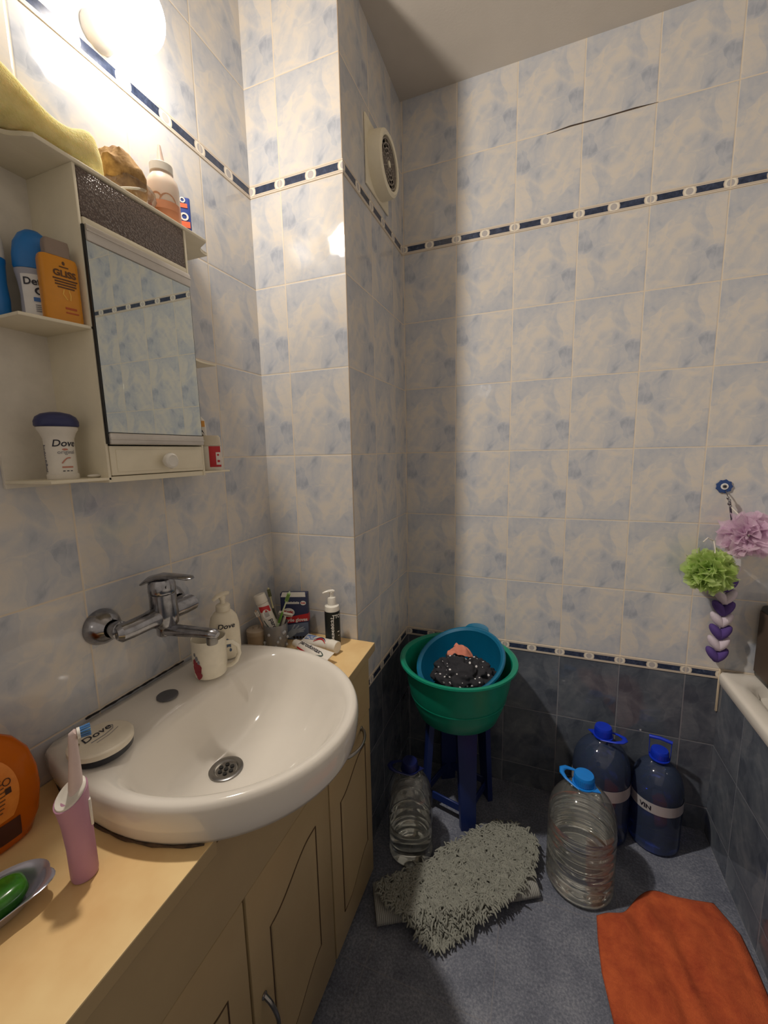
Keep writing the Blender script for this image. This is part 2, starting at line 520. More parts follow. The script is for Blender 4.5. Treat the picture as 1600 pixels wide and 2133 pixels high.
gb.build('grille', pm('grey grille', (150, 140, 130), 0.5), fan)
MB().lathe([(0.009, 0.03), (0.009, 0.046), (0.0, 0.048)], 20, M=RX).build('hub', M_cream, fan)

# ================================================================== vanity unit
M_door = pm('beige cabinet film', (178, 156, 116), 0.4, var=0.05, scale=5)
M_groove = pm('brown routed groove', (74, 54, 34), 0.7)
van = thing('vanity_cabinet', 'beige vanity cabinet with arched grooved doors beneath the white basin', 'cabinet', (0, 0, 0))
BX = 0.337
cb = MB()
cb.box((0.004, -0.98, 0.06), (BX, -0.962, 0.755))
cb.box((0.004, 0.118, 0.06), (BX, 0.136, 0.755))
cb.box((0.004, -0.98, 0.06), (BX, 0.136, 0.078))
cb.box((0.004, -0.98, 0.06), (0.012, 0.136, 0.62))
cb.box((0.30, -0.97, 0.0), (0.312, 0.13, 0.06))
cb.build('carcass', M_door, van, smooth=False)
RYZ = Matrix(((0, 0, 1, 0), (1, 0, 0, 0), (0, 1, 0, 0), (0, 0, 0, 1)))     # (y, z, x) polygons
ap = [(-0.98, 0.606), (0.136, 0.606), (0.136, 0.7645), (-0.127, 0.7645), (-0.173, 0.735), (-0.235, 0.70), (-0.295, 0.692), (-0.355, 0.70), (-0.417, 0.735), (-0.463, 0.7645), (-0.98, 0.7645)]
MB().prism(ap, BX, 0.357, RYZ).build('apron_rail', M_door, van, smooth=False)
def smoothstep(t): return t*t*(3-2*t)
def door(y0, y1, pl, pr, rise_right, hand):
    d = MB().box((BX+0.001, y0, 0.045), (0.356, y1, 0.602), 0.003).build('door', M_door, van)
    top = []; bot = []
    for i in range(17):
        t = i/16
        y = pl + (pr-pl)*t
        k = t if rise_right else 1-t
        s = smoothstep(min(1, max(0, (k-0.05)/0.8)))
        top.append((y, 0.468 + 0.05*s))
        bot.append((y, 0.192 - 0.06*smoothstep(min(1, max(0, (1-k)/0.85))) if True else 0))
    outline = bot + top[::-1]
    cx = sum(p[0] for p in outline)/len(outline); cz = sum(p[1] for p in outline)/len(outline)
    inner = [(cx+(y-cx)*0.955, cz+(z-cz)*0.985) for y, z in outline]
    MB().prism(inner, 0.3555, 0.3572, RYZ, 0.0006).build('door_panel', M_door, d)
    loop = [(0.3562, y, z) for y, z in outline]
    MB().tube(loop + [loop[0]], 0.0016, 6).build('groove', M_groove, d)
    hb = MB()
    (ya, za), (yb, zb) = hand
    pts = []
    for i in range(15):
        t = i/14
        bow = math.sin(PI*t)
        pts.append((0.357 + 0.028*bow**0.6, ya+(yb-ya)*t, za+(zb-za)*t))
    hb.tube(pts, [0.0035+0.0015*abs(1-2*i/14) for i in range(15)], 8)
    for y, z in hand:
        hb.ball((0.3575, y, z), (0.003, 0.007, 0.007), 12, 8)
    hb.build('handle', M_steel, d)
    return d
door(-0.121, 0.135, -0.068, 0.094, True, ((-0.045, 0.577), (0.072, 0.582)))
door(-0.424, -0.126, -0.366, -0.192, True, ((-0.397, 0.352), (-0.392, 0.245)))
door(-0.735, -0.430, -0.668, -0.482, False, ((-0.69, 0.352), (-0.69, 0.245)))
MB().box((BX+0.001, -0.978, 0.045), (0.356, -0.741, 0.602), 0.003).build('door', M_door, van)

# ---- basin outline (D shape standing against the wall)
BY = -0.295
BC = (0.26, BY)
def half_w(x):
    if x <= 0.22: return 0.212 + 0.040*math.sin(PI/2*max(0, x)/0.22)
    return 0.252*math.sqrt(max(0, 1-((x-0.22)/0.281)**2))
NB = 96
def outline_pts():
    pts = []
    def bound(ang):
        dx, dy = math.cos(ang), math.sin(ang)
        lo, hi = 0.0, 0.6
        for _ in range(40):
            m = (lo+hi)/2
            x, y = BC[0]+dx*m, dy*m
            if 0.002 <= x <= 0.501 and abs(y) <= half_w(x): lo = m
            else: hi = m
        return lo
    for i in range(NB):
        a = 2*PI*i/NB
        pts.append((a, bound(a)))
    return pts
OUT = outline_pts()
def ring_out(sc, z, dz=None):
    return [(BC[0]+math.cos(a)*r*sc, BC[1]+math.sin(a)*r*sc, z) for a, r in OUT]
def r_in(a, r):
    ca, sa = math.cos(a), math.sin(a)
    r1 = r - 0.031
    if ca >= 0: return r1
    # straight crease between the tap deck and the bowl
    lo, hi = 0.0, 0.4
    for _ in range(30):
        m = (lo+hi)/2
        if BC[0]+m*ca > 0.135+0.75*(m*sa)**2: lo = m
        else: hi = m
    return (r1**-7 + lo**-7)**(-1/7)
RIN = [r_in(a, r) for a, r in OUT]
DR = (0.232, -0.318)
def ring_in(t, z):     # t 1 = bowl edge, 0 = drain centre
    R = []
    for (a, r), ri in zip(OUT, RIN):
        x, y = BC[0]+math.cos(a)*ri, BC[1]+math.sin(a)*ri
        R.append((DR[0]+(x-DR[0])*t, DR[1]+(y-DR[1])*t, z))
    return R
def ring_mix(f, z):    # between outer edge (0) and bowl edge (1) on the deck
    R = []
    for (a, r), ri in zip(OUT, RIN):
        q = r*0.985 + (ri - r*0.985)*f
        R.append((BC[0]+math.cos(a)*q, BC[1]+math.sin(a)*q, z))
    return R
# worktop with a notch where the basin sits
M_top = pm('yellow beige marbled worktop', (236, 206, 150), 0.3, scale=7, rgb2=(222, 184, 128))
def isect(sc, X):
    prev = None
    ys = []
    P = [(BC[0]+math.cos(a)*r*sc, BC[1]+math.sin(a)*r*sc) for a, r in OUT]
    for i in range(NB):
        p, q = P[i], P[(i+1) % NB]
        if (p[0]-X)*(q[0]-X) < 0:
            t = (X-p[0])/(q[0]-p[0]); ys.append(p[1]+(q[1]-p[1])*t)
    return sorted(ys)
SC = 0.935; XT = 0.372
ylo, yhi = isect(SC, XT)
notch = [(BC[0]+math.cos(a)*r*SC, BC[1]+math.sin(a)*r*SC) for a, r in OUT]
notch = [p for p in notch if p[0] < XT-0.001]
top = [(0.002, -1.0), (XT+0.008, -1.0), (XT, ylo)] + [p for p in notch[::-1]] + [(XT, yhi), (0.358, 0.186), (0.002, 0.186)]
# order notch from ylo side round the rear to yhi side
ns = sorted(notch, key=lambda p: math.atan2(p[1]-BC[1], -(p[0]-BC[0])))
top = [(0.002, -1.0), (XT+0.008, -1.0), (XT, ylo)] + ns + [(XT, yhi), (0.358, 0.186), (0.002, 0.186)]
wt = MB().prism(top, 0.765, 0.792, None, 0.002).build('worktop', M_top, smooth=False)
wt.data.materials.append(M_door)
for p in wt.data.polygons:
    if abs(p.normal.z) < 0.5: p.material_index = 1      # edge band
tag(wt, 'yellow beige worktop with pale front edge around the white basin', 'countertop')

bas = thing('wash_basin', 'white oval ceramic basin set over the front of the beige worktop', 'basin', (0, 0, 0))
bb = MB()
rings = [ring_out(0.28, 0.688), ring_out(0.48, 0.698), ring_out(0.66, 0.732), ring_out(0.80, 0.764), ring_out(0.90, 0.784), ring_out(0.945, 0.7915), ring_out(0.958, 0.793), ring_out(0.978, 0.803), ring_out(0.992, 0.822), ring_out(1.0, 0.842),
         ring_out(0.997, 0.853), ring_out(0.985, 0.861), ring_mix(0.15, 0.8645), ring_mix(0.5, 0.864), ring_mix(0.8, 0.860), ring_mix(0.95, 0.855),
         ring_in(0.98, 0.849), ring_in(0.93, 0.832), ring_in(0.86, 0.808), ring_in(0.77, 0.782), ring_in(0.64, 0.758), ring_in(0.48, 0.741), ring_in(0.3, 0.734), ring_in(0.18, 0.731)]
bb.loft(rings)
bo = bb.build('basin_bowl', M_ceram, bas, ang=75)
# drain
dr = MB()
MDR = Matrix.Translation((DR[0], DR[1], 0.7315))
dr.lathe([(0.034, 0), (0.0335, 0.0025), (0.03, 0.004), (0.024, 0.003), (0.021, -0.001), (0.019, -0.004)], 40, M=MDR, cap0=False, cap1=False)
dr.build('drain_ring', M_steel, bas)
dg_ = MB()
dg_.lathe([(0.0, -0.0005), (0.021, 0.0)], 32, M=MDR)
dg_.build('drain_grate', M_steel, bas)
dh = MB()
for k in range(7):
    a = 2*PI*k/6
    r = 0.0125 if k < 6 else 0
    dh.lathe([(0.0042, 0.0004), (0.0042, 0.0016), (0.0, 0.0016)], 14, M=MDR @ Matrix.Translation((r*math.cos(a), r*math.sin(a), 0)))
dh.build('drain_holes', pm('drain dark', (18, 17, 16), 0.6), bas)
MB().lathe([(0.021, 0), (0.021, 0.003), (0.018, 0.0045), (0.0, 0.005)], 32, M=Matrix.Translation((0.088, -0.318, 0.8638))).build('tap_hole_cover', pm('grey rubber cover', (88, 88, 92), 0.5), bas)
# dirty sealant round the foot and dark joint on the wall
sl = MB()
path = [(BC[0]+math.cos(a)*r*0.968, BC[1]+math.sin(a)*r*0.968, 0.7935+0.0006*math.sin(7*a)) for a, r in OUT]
left = [p for p in path if p[1] < BY-0.02 and p[0] < XT-0.004]
left.sort(key=lambda p: p[0])
sl.tube(left, [0.0022+0.0010*math.sin(i*1.9) for i in range(len(left))], 8)
sl.build('sealant_bead', pm('brown stained sealant', (98, 76, 54), 0.7, rgb2=(48, 38, 30), scale=60), bas)
jb = MB()
jp = [(0.0018, -0.43+0.235*i/40, 0.8655+0.0004*math.sin(i*1.1)) for i in range(41)]
jb.tube(jp, [0.0019+0.0005*math.sin(i*0.9)+0.0004*math.sin(i*2.1) for i in range(41)], 8)
jb.build('wall_joint', pm('black mouldy joint', (30, 26, 24), 0.8), bas)

# ================================================================== basin mixer
fx = thing('basin_mixer', 'chrome wall mixer tap over the white basin with swivel spout', 'faucet', (0, 0, 0))
for y in (-0.379, -0.219):
    MB().lathe([(0.036, 0.0005), (0.036, 0.004), (0.033, 0.014), (0.026, 0.026), (0.0175, 0.034), (0.0175, 0.03)], 40, M=Matrix.Translation((0, y, 1.034)) @ RX, cap1=False).build('escutcheon', M_chrome, fx)
    MB().lathe([(0.0145, 0.03), (0.0145, 0.046), (0.0175, 0.047), (0.0175, 0.058), (0.0145, 0.06), (0.0145, 0.078)], 24, M=Matrix.Translation((0, y, 1.034)) @ RX).build('union_nut', M_chrome, fx)
bd = MB()
bd.tube([(0.068, -0.396, 1.034), (0.07, -0.39, 1.034), (0.072, -0.37, 1.034), (0.074, -0.335, 1.036), (0.076, -0.305, 1.038), (0.074, -0.27, 1.036), (0.072, -0.24, 1.034), (0.07, -0.216, 1.034), (0.068, -0.21, 1.034)],
        [0.012, 0.018, 0.018, 0.0185, 0.023, 0.0185, 0.018, 0.018, 0.012], 24)
bd.lathe([(0.022, 1.012), (0.0262, 1.018), (0.0275, 1.04), (0.0262, 1.07), (0.0262, 1.084), (0.024, 1.086), (0.0, 1.086)], 36, M=Matrix.Translation((0.078, -0.296, 0)))
bd.build('mixer_body', M_chrome, fx)
lv = MB()
lv.lathe([(0.0, 1.0865), (0.0262, 1.0865), (0.027, 1.09), (0.0265, 1.104), (0.0235, 1.115), (0.014, 1.121), (0.0, 1.122)], 36, M=Matrix.Translation((0.078, -0.296, 0)))
lp = [(0.05, -0.318, 1.108), (0.068, -0.312, 1.119), (0.09, -0.307, 1.125), (0.115, -0.304, 1.127), (0.14, -0.302, 1.127), (0.16, -0.300, 1.126), (0.168, -0.299, 1.1255)]
lr = [0.010, 0.019, 0.018, 0.014, 0.0125, 0.0125, 0.006]
lv.tube(lp, lr, 20, flat=0.32)
lv.build('lever', M_chrome, fx)
MB().lathe([(0.0, 0), (0.0035, 0), (0.0035, 0.002), (0, 0.002)], 16, M=Matrix.Translation((0.1005, -0.305, 1.102)) @ RX).build('marker_cap', M_black, fx)
sp = MB()
sp.lathe([(0.0, 0.993), (0.015, 0.993), (0.017, 0.996), (0.017, 1.012), (0.0, 1.012)], 28, M=Matrix.Translation((0.078, -0.298, 0)))
sp.tube([(0.070, -0.2985, 1.0045), (0.09, -0.297, 1.0045), (0.12, -0.294, 1.005), (0.16, -0.290, 1.006), (0.185, -0.2875, 1.0065), (0.20, -0.286, 1.006), (0.207, -0.2853, 1.004)],
        [0.012, 0.0155, 0.0145, 0.013, 0.0128, 0.0125, 0.007], 24, flat=0.8)
sp.build('spout', M_chrome, fx)
MB().lathe([(0.0105, 0.984), (0.011, 0.986), (0.0115, 1.0), (0.0, 1.0)], 24, M=Matrix.Translation((0.193, -0.2868, 0))).build('aerator', M_steel, fx)

# ================================================================== mirror cabinet
mc = thing('mirror_cabinet', 'cream mirror cabinet with open side shelves and little drawer on left wall', 'mirror cabinet', (0, 0, 0))
YL, YR = -0.405, -0.196
def board(poly, z0, z1, name):
    return MB().prism(poly, z0, z1, None, 0.0008).build(name, M_cream, mc)
def arc(cx, cy, r, a0, a1, n=8):
    return [(cx+r*math.cos(a0+(a1-a0)*i/n), cy+r*math.sin(a0+(a1-a0)*i/n)) for i in range(n+1)]
topb = [(0.001, -0.51), (0.078, -0.51)] + arc(0.112, -0.503, 0.033, PI*1.08, PI*0.5+0.12, 8) + [(0.1215, -0.462), (0.1215, -0.137)] + arc(0.112, -0.098, 0.033, -PI*0.5-0.12, -PI*1.08, 8) + [(0.078, -0.090), (0.001, -0.090)]
board(topb, 1.8255, 1.832, 'top_board')
for zz_ in (1.578,):
    board([(0.001, -0.50), (0.098, -0.50), (0.119, YL-0.006), (0.119, YL), (0.001, YL)], zz_, zz_+0.005, 'shelf')
    sh = [(0.001, YR), (0.119, YR)] + [(0.112-0.022*i/8-0.012*math.sin(PI*i/8), YR+0.095*i/8) for i in range(9)] + [(0.001, -0.10)]
    board(sh, zz_, zz_+0.004, 'shelf')
board([(0.001, -0.502), (0.119, -0.50), (0.119, YL), (0.001, YL)], 1.330, 1.335, 'shelf')
board([(0.001, YR), (0.112, YR), (0.112, -0.106), (0.001, -0.10)], 1.330, 1.334, 'shelf')
MB().box((0.0005, -0.502, 1.322), (0.006, YL, 1.8255)).build('back_panel', pm('cream cabinet back', (226, 219, 206), 0.5), mc, smooth=False)
for y0, y1 in ((YL-0.005, YL), (YR, YR+0.005)):
    MB().box((0.001, y0, 1.326), (0.119, y1, 1.8255), 0.0008).build('side_panel', M_cream, mc)
MB().box((0.001, YL, 1.326), (0.117, YR, 1.336), 0.0008).build('base_panel', M_cream, mc)
# lamp box front of pebbled smoky plastic
tp = NT('pebbled smoky plastic')
pp = tp.pos()
vv = tp.n('ShaderNodeTexVoronoi'); vv.inputs['Scale'].default_value = 330.0
tp.l(pp, vv.inputs['Vector'])
tp.l(tp.ramp(vv.outputs['Distance'], [(0.0, lin((152, 136, 126))), (0.6, lin((102, 88, 82)))]), tp.b.inputs['Base Color'])
tp.b.inputs['Roughness'].default_value = 0.15
tp.bump(vv.outputs['Distance'], 0.9, 0.002)
MB().box((0.102, YL+0.001, 1.752), (0.1185, YR-0.001, 1.8245), 0.002).build('light_cover', tp.m, mc)
MB().box((0.10, YL+0.001, 1.738), (0.121, YR-0.001, 1.7515), 0.003).build('light_rail', M_cream, mc)
# mirror door
md = MB().box((0.1195, YL-0.003, 1.392), (0.1245, YR-0.001, 1.737)).build('mirror_door', pm('dark mirror edge', (24, 26, 28), 0.4), mc, smooth=False)
tm = NT('silvered mirror')
tm.l(tm.ramp(tm.noise(tm.pos(), 4.0), [(0.3, lin((206, 212, 210))), (0.7, lin((200, 207, 205)))]), tm.b.inputs['Base Color'])
tm.b.inputs['Metallic'].default_value = 1.0; tm.b.inputs['Roughness'].default_value = 0.015
MB().box((0.1245, YL-0.0005, 1.412), (0.1252, YR-0.0025, 1.716)).build('mirror_glass', tm.m, md, smooth=False)
M_alu = pm('pale aluminium strip', (206, 200, 192), 0.3, 0.6)
b = MB(); b.box((0.1185, YL-0.0005, 1.713), (0.1285, YR-0.0005, 1.739), 0.003); b.box((0.1275, YL-0.0005, 1.7275), (0.1295, YR-0.0005, 1.7305), 0.0008); b.build('frame_strip', M_alu, md)
b = MB(); b.box((0.1185, YL-0.0005, 1.391), (0.1285, YR-0.0005, 1.411), 0.003); b.box((0.1275, YL-0.0005, 1.399), (0.1295, YR-0.0005, 1.402), 0.0008); b.build('frame_strip', M_alu, md)
dw = MB().box((0.1, YL+0.001, 1.3375), (0.1205, YR-0.001, 1.389), 0.002).build('drawer', M_cream, mc)
MB().box((0.1203, YL+0.011, 1.3435), (0.1218, YR-0.006, 1.3825), 0.0007).build('drawer_front', M_cream, dw)
MB().lathe([(0.006, 0.0), (0.006, 0.006), (0.0135, 0.010), (0.0155, 0.016), (0.0145, 0.020), (0.011, 0.0225), (0.0095, 0.0215), (0.0, 0.0215)], 32, M=Matrix.Translation((0.1217, -0.296, 1.3605)) @ RX).build('knob', M_whiteg, dw)
tag(MB().ball((0.095, -0.418, 1.3385), (0.006, 0.012, 0.003), 10, 6).build('soap_crumb', M_white), 'tiny white scrap lying on the bottom shelf beside the drawer', 'scrap')

# ------------------------------------------------------------------ things on the cabinet top
ty = NT('yellow sponge foam')
py_ = ty.pos()
ty.l(ty.ramp(ty.noise(py_, 60.0, 4.0), [(0.3, lin((240, 228, 162))), (0.7, lin((224, 210, 138)))]), ty.b.inputs['Base Color'])
ty.b.inputs['Roughness'].default_value = 0.95
ty.b.inputs['Subsurface Weight'].default_value = 0.7
ty.b.inputs['Subsurface Radius'].default_value = (1.0, 0.85, 0.45)
ty.b.inputs['Subsurface Scale'].default_value = 0.035
v2 = ty.n('ShaderNodeTexVoronoi'); v2.inputs['Scale'].default_value = 420.0
ty.l(py_, v2.inputs['Vector']); ty.bump(v2.outputs['Distance'], 0.5, 0.002)
sp_ = MB()
rg = []
N = 44
for i in range(N+1):
    t = i/N
    y = -0.60 + 0.262*t
    e = min(1, (1-t)/0.10, t/0.06) ** 0.5 if 0 < t < 1 else 0.15
    hh = 0.058 + 0.022*math.exp(-((t-0.32)/0.2)**2) - 0.016*math.exp(-((t-0.66)/0.16)**2) + 0.012*math.exp(-((t-0.9)/0.1)**2)
    hw = 0.052 + 0.004*math.cos(t*9)
    xc = 0.070 + 0.006*math.sin(t*5)
    rr = []
    for j in range(20):
        a = 2*PI*j/20
        cx_, cz_ = math.cos(a), math.sin(a)
        q = 0.5
        sx_ = math.copysign(abs(cx_)**q, cx_); sz_ = math.copysign(abs(cz_)**q, cz_)
        rr.append((xc + hw*sx_*(0.55+0.45*e), y, 1.834 + 0.5*hh*(1 + sz_*(0.6+0.4*e))*(0.5+0.5*e) if sz_ > 0 else 1.8335+0.5*hh*(1+sz_)*(0.5+0.5*e)))
    rg.append(rr)
sp_.loft(rg)
tag(sp_.build('bath_sponge', ty.m, ang=80), 'big yellow foam bath sponge on the cabinet top board', 'sponge')

lf = thing('packed_loofah', 'brown natural bath mitt in clear wrapping behind the yellow sponge', 'bath mitt', (0.06, -0.272, 1.8325))
b = MB(); b.ball((0, 0, 0.048), (0.042, 0.036, 0.052), 28, 18)
for v in b.bm.verts:
    n_ = noise.noise(v.co*45)*0.010 + noise.noise(v.co*140)*0.004
    v.co += v.co.normalized()*n_
    v.co.z = max(v.co.z, 0.001)
    if v.co.z > 0.04: v.co.y -= (v.co.z-0.04)*0.25
b.build('fibre_mitt', pm('tan loofah fibre', (196, 158, 104), 0.9, rgb2=(140, 104, 62), scale=70, bump=0.8, bscale=220), lf)
b = MB(); b.ball((0.004, 0.004, 0.03), (0.046, 0.046, 0.034), 22, 12)
for v in b.bm.verts:
    v.co += Vector((noise.noise(v.co*70), noise.noise(v.co*70+Vector((3, 1, 2))), noise.noise(v.co*70+Vector((9, 4, 1)))))*0.008
    v.co.z = max(v.co.z, 0.0005)
b.build('clear_wrapper', clear_mat('crinkled clear film', (0.97, 0.94, 0.88, 1), 0.08, 0.96), lf)
b = MB(); b.tube([(0.02+0.028*math.cos(a), -0.02+0.04*math.sin(a), 0.02+0.02*math.sin(a*0.9)) for a in [0.25*i for i in range(-3, 12)]], 0.004, 8, flat=0.4)
b.build('white_strap', M_white, lf)

rz = face_cam(0.075, -0.196)
dy = thing('dye_bottle', 'white squeeze bottle with tapered nozzle and orange liquid on cabinet top', 'bottle', (0.075, -0.196, 1.8325), rz)
tl = NT('milky bottle with orange lotion')
sz = tl.n('ShaderNodeSeparateXYZ'); tl.l(tl.pos(), sz.inputs[0])
msk = tl.math('LESS_THAN', sz.outputs[2], 0.045)
tl.l(tl.mix(msk, lin((232, 214, 196)), lin((206, 138, 100))), tl.b.inputs['Base Color'])
tl.b.inputs['Roughness'].default_value = 0.3; tl.b.inputs['Subsurface Weight'].default_value = 0.15
MB().lathe([(0.0, 0), (0.027, 0), (0.030, 0.004), (0.030, 0.078), (0.028, 0.09), (0.021, 0.1), (0.0195, 0.104), (0.0195, 0.112), (0.0, 0.112)], 36, M=None, sy=0.85).build('bottle_body', tl.m, dy)
MB().lathe([(0.0195, 0.104), (0.0215, 0.105), (0.0215, 0.119), (0.019, 0.121), (0.0, 0.121)], 32, sy=0.9).build('collar', M_white, dy)
MB().lathe([(0.010, 0.119), (0.0075, 0.128), (0.003, 0.157), (0.0, 0.158)], 20).build('nozzle', pm('dusky nozzle', (206, 182, 168), 0.4), dy)
b = MB(); cyl_patch(b, 0.030, 0.0255, -0.6, 0.9, 0.03, 0.045); b.build('liquid_line', pm('orange swirl', (220, 150, 110), 0.4), dy)
b = MB()
for u0_, v0_, rr_ in ((0.008, 0.043, 0.016), (-0.014, 0.048, 0.011)):
    fn = on_cyl(0.030, 0.0255, u0_, v0_, 0.0007)
    V = [fn(rr_*math.cos(PI*i/14), rr_*math.sin(PI*i/14)) for i in range(15)]
    b.raw(V, [tuple(range(15))])
b.build('swirl_print', pm('peach swirl', (214, 160, 124), 0.4), dy, fix=False)

rz = face_cam(0.04, -0.12)
gx = thing('blue_pack', 'blue and orange folded pack behind the white nozzle bottle', 'box', (0.030, -0.122, 1.8325), rz)
M_blue = pm('blue carton', (44, 70, 150), 0.4)
MB().box((-0.032, -0.007, 0), (0.030, 0.007, 0.112), 0.003).build('carton', M_blue, gx)
for za_, zb_, xr_ in ((0.089, 0.098, 0.024), (0.048, 0.061, 0.0275)):
    MB().box((-0.030, -0.0078, za_), (xr_, -0.007, zb_)).build('orange_band', pm('orange band', (232, 108, 66), 0.5), gx, smooth=False)
lettering('GO', 0.015, on_front(-0.0072, 0.009, 0.0995, 0.0008), M_wprint, gx, 0.0006)
lettering('GO', 0.022, on_front(-0.0072, 0.008, 0.063, 0.0008), M_wprint, gx, 0.0008)
b = MB(); b.box((-0.026, -0.0085, 0.026), (0.026, -0.007, 0.036), 0.0006); b.box((-0.026, -0.0085, 0.012), (0.026, -0.007, 0.024), 0.0006); b.build('white_picture', M_wprint, gx)
b = MB(); b.box((-0.030, -0.0084, 0.0015), (0.028, -0.007, 0.011), 0.0005); b.build('orange_foot', pm('orange band', (232, 108, 66), 0.5), gx)

# ------------------------------------------------------------------ things on the left shelves
M_sky = pm('sky blue plastic', (30, 120, 196), 0.35)
M_grey = pm('silver grey plastic', (172, 172, 182), 0.4)
ZS = 1.583
bt = thing('rollon_deodorant', 'blue roll-on deodorant with white cap behind the grey one', 'deodorant', (0.024, -0.488, ZS), face_cam(0.024, -0.488))
MB().lathe([(0, 0), (0.015, 0), (0.0175, 0.004), (0.019, 0.03), (0.0175, 0.055), (0.0185, 0.08), (0.0195, 0.086), (0.0195, 0.09), (0, 0.09)], 32, sy=0.75).build('bottle_body', M_sky, bt)
MB().lathe([(0.019, 0.0905), (0.0195, 0.094), (0.019, 0.118), (0.0165, 0.131), (0.010, 0.140), (0.0, 0.143)], 32, sy=0.78).build('cap', M_white, bt)
df = thing('rollon_deodorant', 'grey roll-on deodorant with tall blue dome cap and white label', 'deodorant', (0.057, -0.443, ZS), face_cam(0.057, -0.443))
MB().lathe([(0, 0), (0.0235, 0), (0.0255, 0.004), (0.0245, 0.03), (0.024, 0.042), (0.0255, 0.06), (0.028, 0.075), (0.028, 0.079), (0, 0.079)], 40, sy=0.62).build('bottle_body', M_grey, df)
MB().lathe([(0.0275, 0.0795), (0.029, 0.083), (0.0285, 0.1), (0.0255, 0.118), (0.018, 0.132), (0.009, 0.139), (0.0, 0.141)], 40, sy=0.64).build('cap', M_sky, df)
b = MB()
b.grid(lambda s, t: Vector(((0.0258+0.0008*max(0, t-0.5)*2)*math.sin(-0.90+1.8*s), -(0.0258*0.62+0.0008*max(0, t-0.5)*2+0.0012)*math.cos(-0.90+1.8*s), 0.007+0.063*t)), 14, 8)
b.build('label', M_wprint, df)
fn = on_cyl(0.0266, 0.0176, -0.0085, 0.0545, 0.0010)
lettering('Def', 0.0150, fn, M_ink, df, 0.0003)
b = MB(); cyl_patch(b, 0.0262, 0.0174, -0.30, 0.6, 0.030, 0.036, 0.0010); b.build('blue_band', pm('blue print', (60, 110, 180), 0.4), df)
b = MB()
for k in range(4): cyl_patch(b, 0.0262, 0.0174, -0.25, 0.6-0.05*k, 0.024-0.003*k, 0.0252-0.003*k, 0.0010)
for i in range(20):
    pass
b.build('small_print', pm('grey print', (130, 130, 138), 0.5), df)
fn = on_cyl(0.0264, 0.0175, 0.002, 0.0455, 0.0010)
b = MB(); R0 = [fn(0.0075*math.cos(2*PI*i/24), 0.006*math.sin(2*PI*i/24)) for i in range(24)]; R1 = [fn(0.005*math.cos(2*PI*i/24), 0.0038*math.sin(2*PI*i/24)) for i in range(24)]
b.loft([R0, R1], False, False); b.build('oval_emblem', M_ink, df, fix=False)

gl = thing('hair_bottle', 'flat amber yellow bottle with taupe flip cap on middle shelf', 'bottle', (0.098, -0.4375, ZS), 1.34)
M_amb = pm('amber yellow plastic', (226, 150, 32), 0.3, var=0.1, scale=12, sss=0.1)
b = MB()
def sq(hx, hy, z, q=0.45, n=32):
    R = []
    for j in range(n):
        a = 2*PI*j/n
        cx_, cy_ = math.cos(a), math.sin(a)
        R.append((hx*math.copysign(abs(cx_)**q, cx_), hy*math.copysign(abs(cy_)**q, cy_), z))
    return R
b.loft([sq(0.0235, 0.0115, 0), sq(0.0252, 0.0128, 0.003), sq(0.0252, 0.0128, 0.088), sq(0.0235, 0.0115, 0.0945), sq(0.017, 0.008, 0.097)])
b.build('bottle_body', M_amb, gl)
b = MB(); b.loft([sq(0.0165, 0.0105, 0.0955, 0.3), sq(0.0165, 0.0105, 0.112, 0.3), sq(0.0155, 0.0095, 0.119, 0.3)]); b.build('cap', pm('taupe cap', (150, 132, 118), 0.4), gl)
lettering('GLISS', 0.0125, on_front(-0.0128, 0.004, 0.066), M_brownink, gl, 0.0005)
b = MB()
for k, wdt in enumerate((0.016, 0.014, 0.014, 0.011)):
    b.box((0.004-wdt, -0.0134, 0.0605-0.004*k), (0.004+wdt, -0.0127, 0.0625-0.004*k))
b.box((-0.002, -0.0134, 0.079), (0.010, -0.0127, 0.0806)); b.ball((0.004, -0.0129, 0.0855), (0.002, 0.0006, 0.003), 10, 6)
b.build('small_print', M_brownink, gl, smooth=False)
b = MB(); b.box((0.0, -0.0134, 0.018), (0.015, -0.0127, 0.021)); b.box((0.0, -0.0134, 0.012), (0.017, -0.0127, 0.0138))
b.build('red_print', pm('rust print', (186, 84, 30), 0.5), gl, smooth=False)
b = MB()
for q in (-1, 1):
    b.tube([(0.004+q*0.003, -0.0130, 0.047), (0.004+q*0.005, -0.0130, 0.04), (0.006+q*0.002, -0.0130, 0.032)], 0.0008, 6)
b.build('gold_print', pm('gold print', (246, 196, 90), 0.4), gl)

ZB = 1.3352
dv = thing('stick_deodorant', 'white stick deodorant with wide navy cap on the bottom shelf', 'deodorant', (0.070, -0.452, ZB), face_cam(0.070, -0.452))
MB().lathe([(0, 0), (0.0215, 0), (0.022, 0.001), (0.022, 0.008), (0.0205, 0.009), (0.0205, 0.055), (0.021, 0.066), (0.024, 0.075), (0.0275, 0.081), (0.0275, 0.085), (0, 0.085)], 40, sy=0.78).build('stick_body', M_white, dv)
MB().lathe([(0.0285, 0.0855), (0.030, 0.087), (0.030, 0.094), (0.027, 0.101), (0.020, 0.106), (0.008, 0.109), (0.0, 0.1093)], 40, sy=0.8).build('cap', pm('navy cap', (44, 50, 96), 0.4), dv)
lettering('Dove', 0.0155, on_cyl(0.0205, 0.016, 0.0065, 0.0535, 0.0006), M_ink, dv, 0.0002, shear=0.25)
lettering('original', 0.0085, on_cyl(0.0205, 0.016, 0.0085, 0.0415, 0.0006), pm('grey print', (130, 130, 138), 0.5), dv)
b = MB(); fn = on_cyl(0.0205, 0.016, 0.0065, 0.0485, 0.0008)
b.raw([fn(0.004*math.cos(2*PI*i/16), 0.0016*math.sin(2*PI*i/16)) for i in range(16)], [tuple(range(16))])
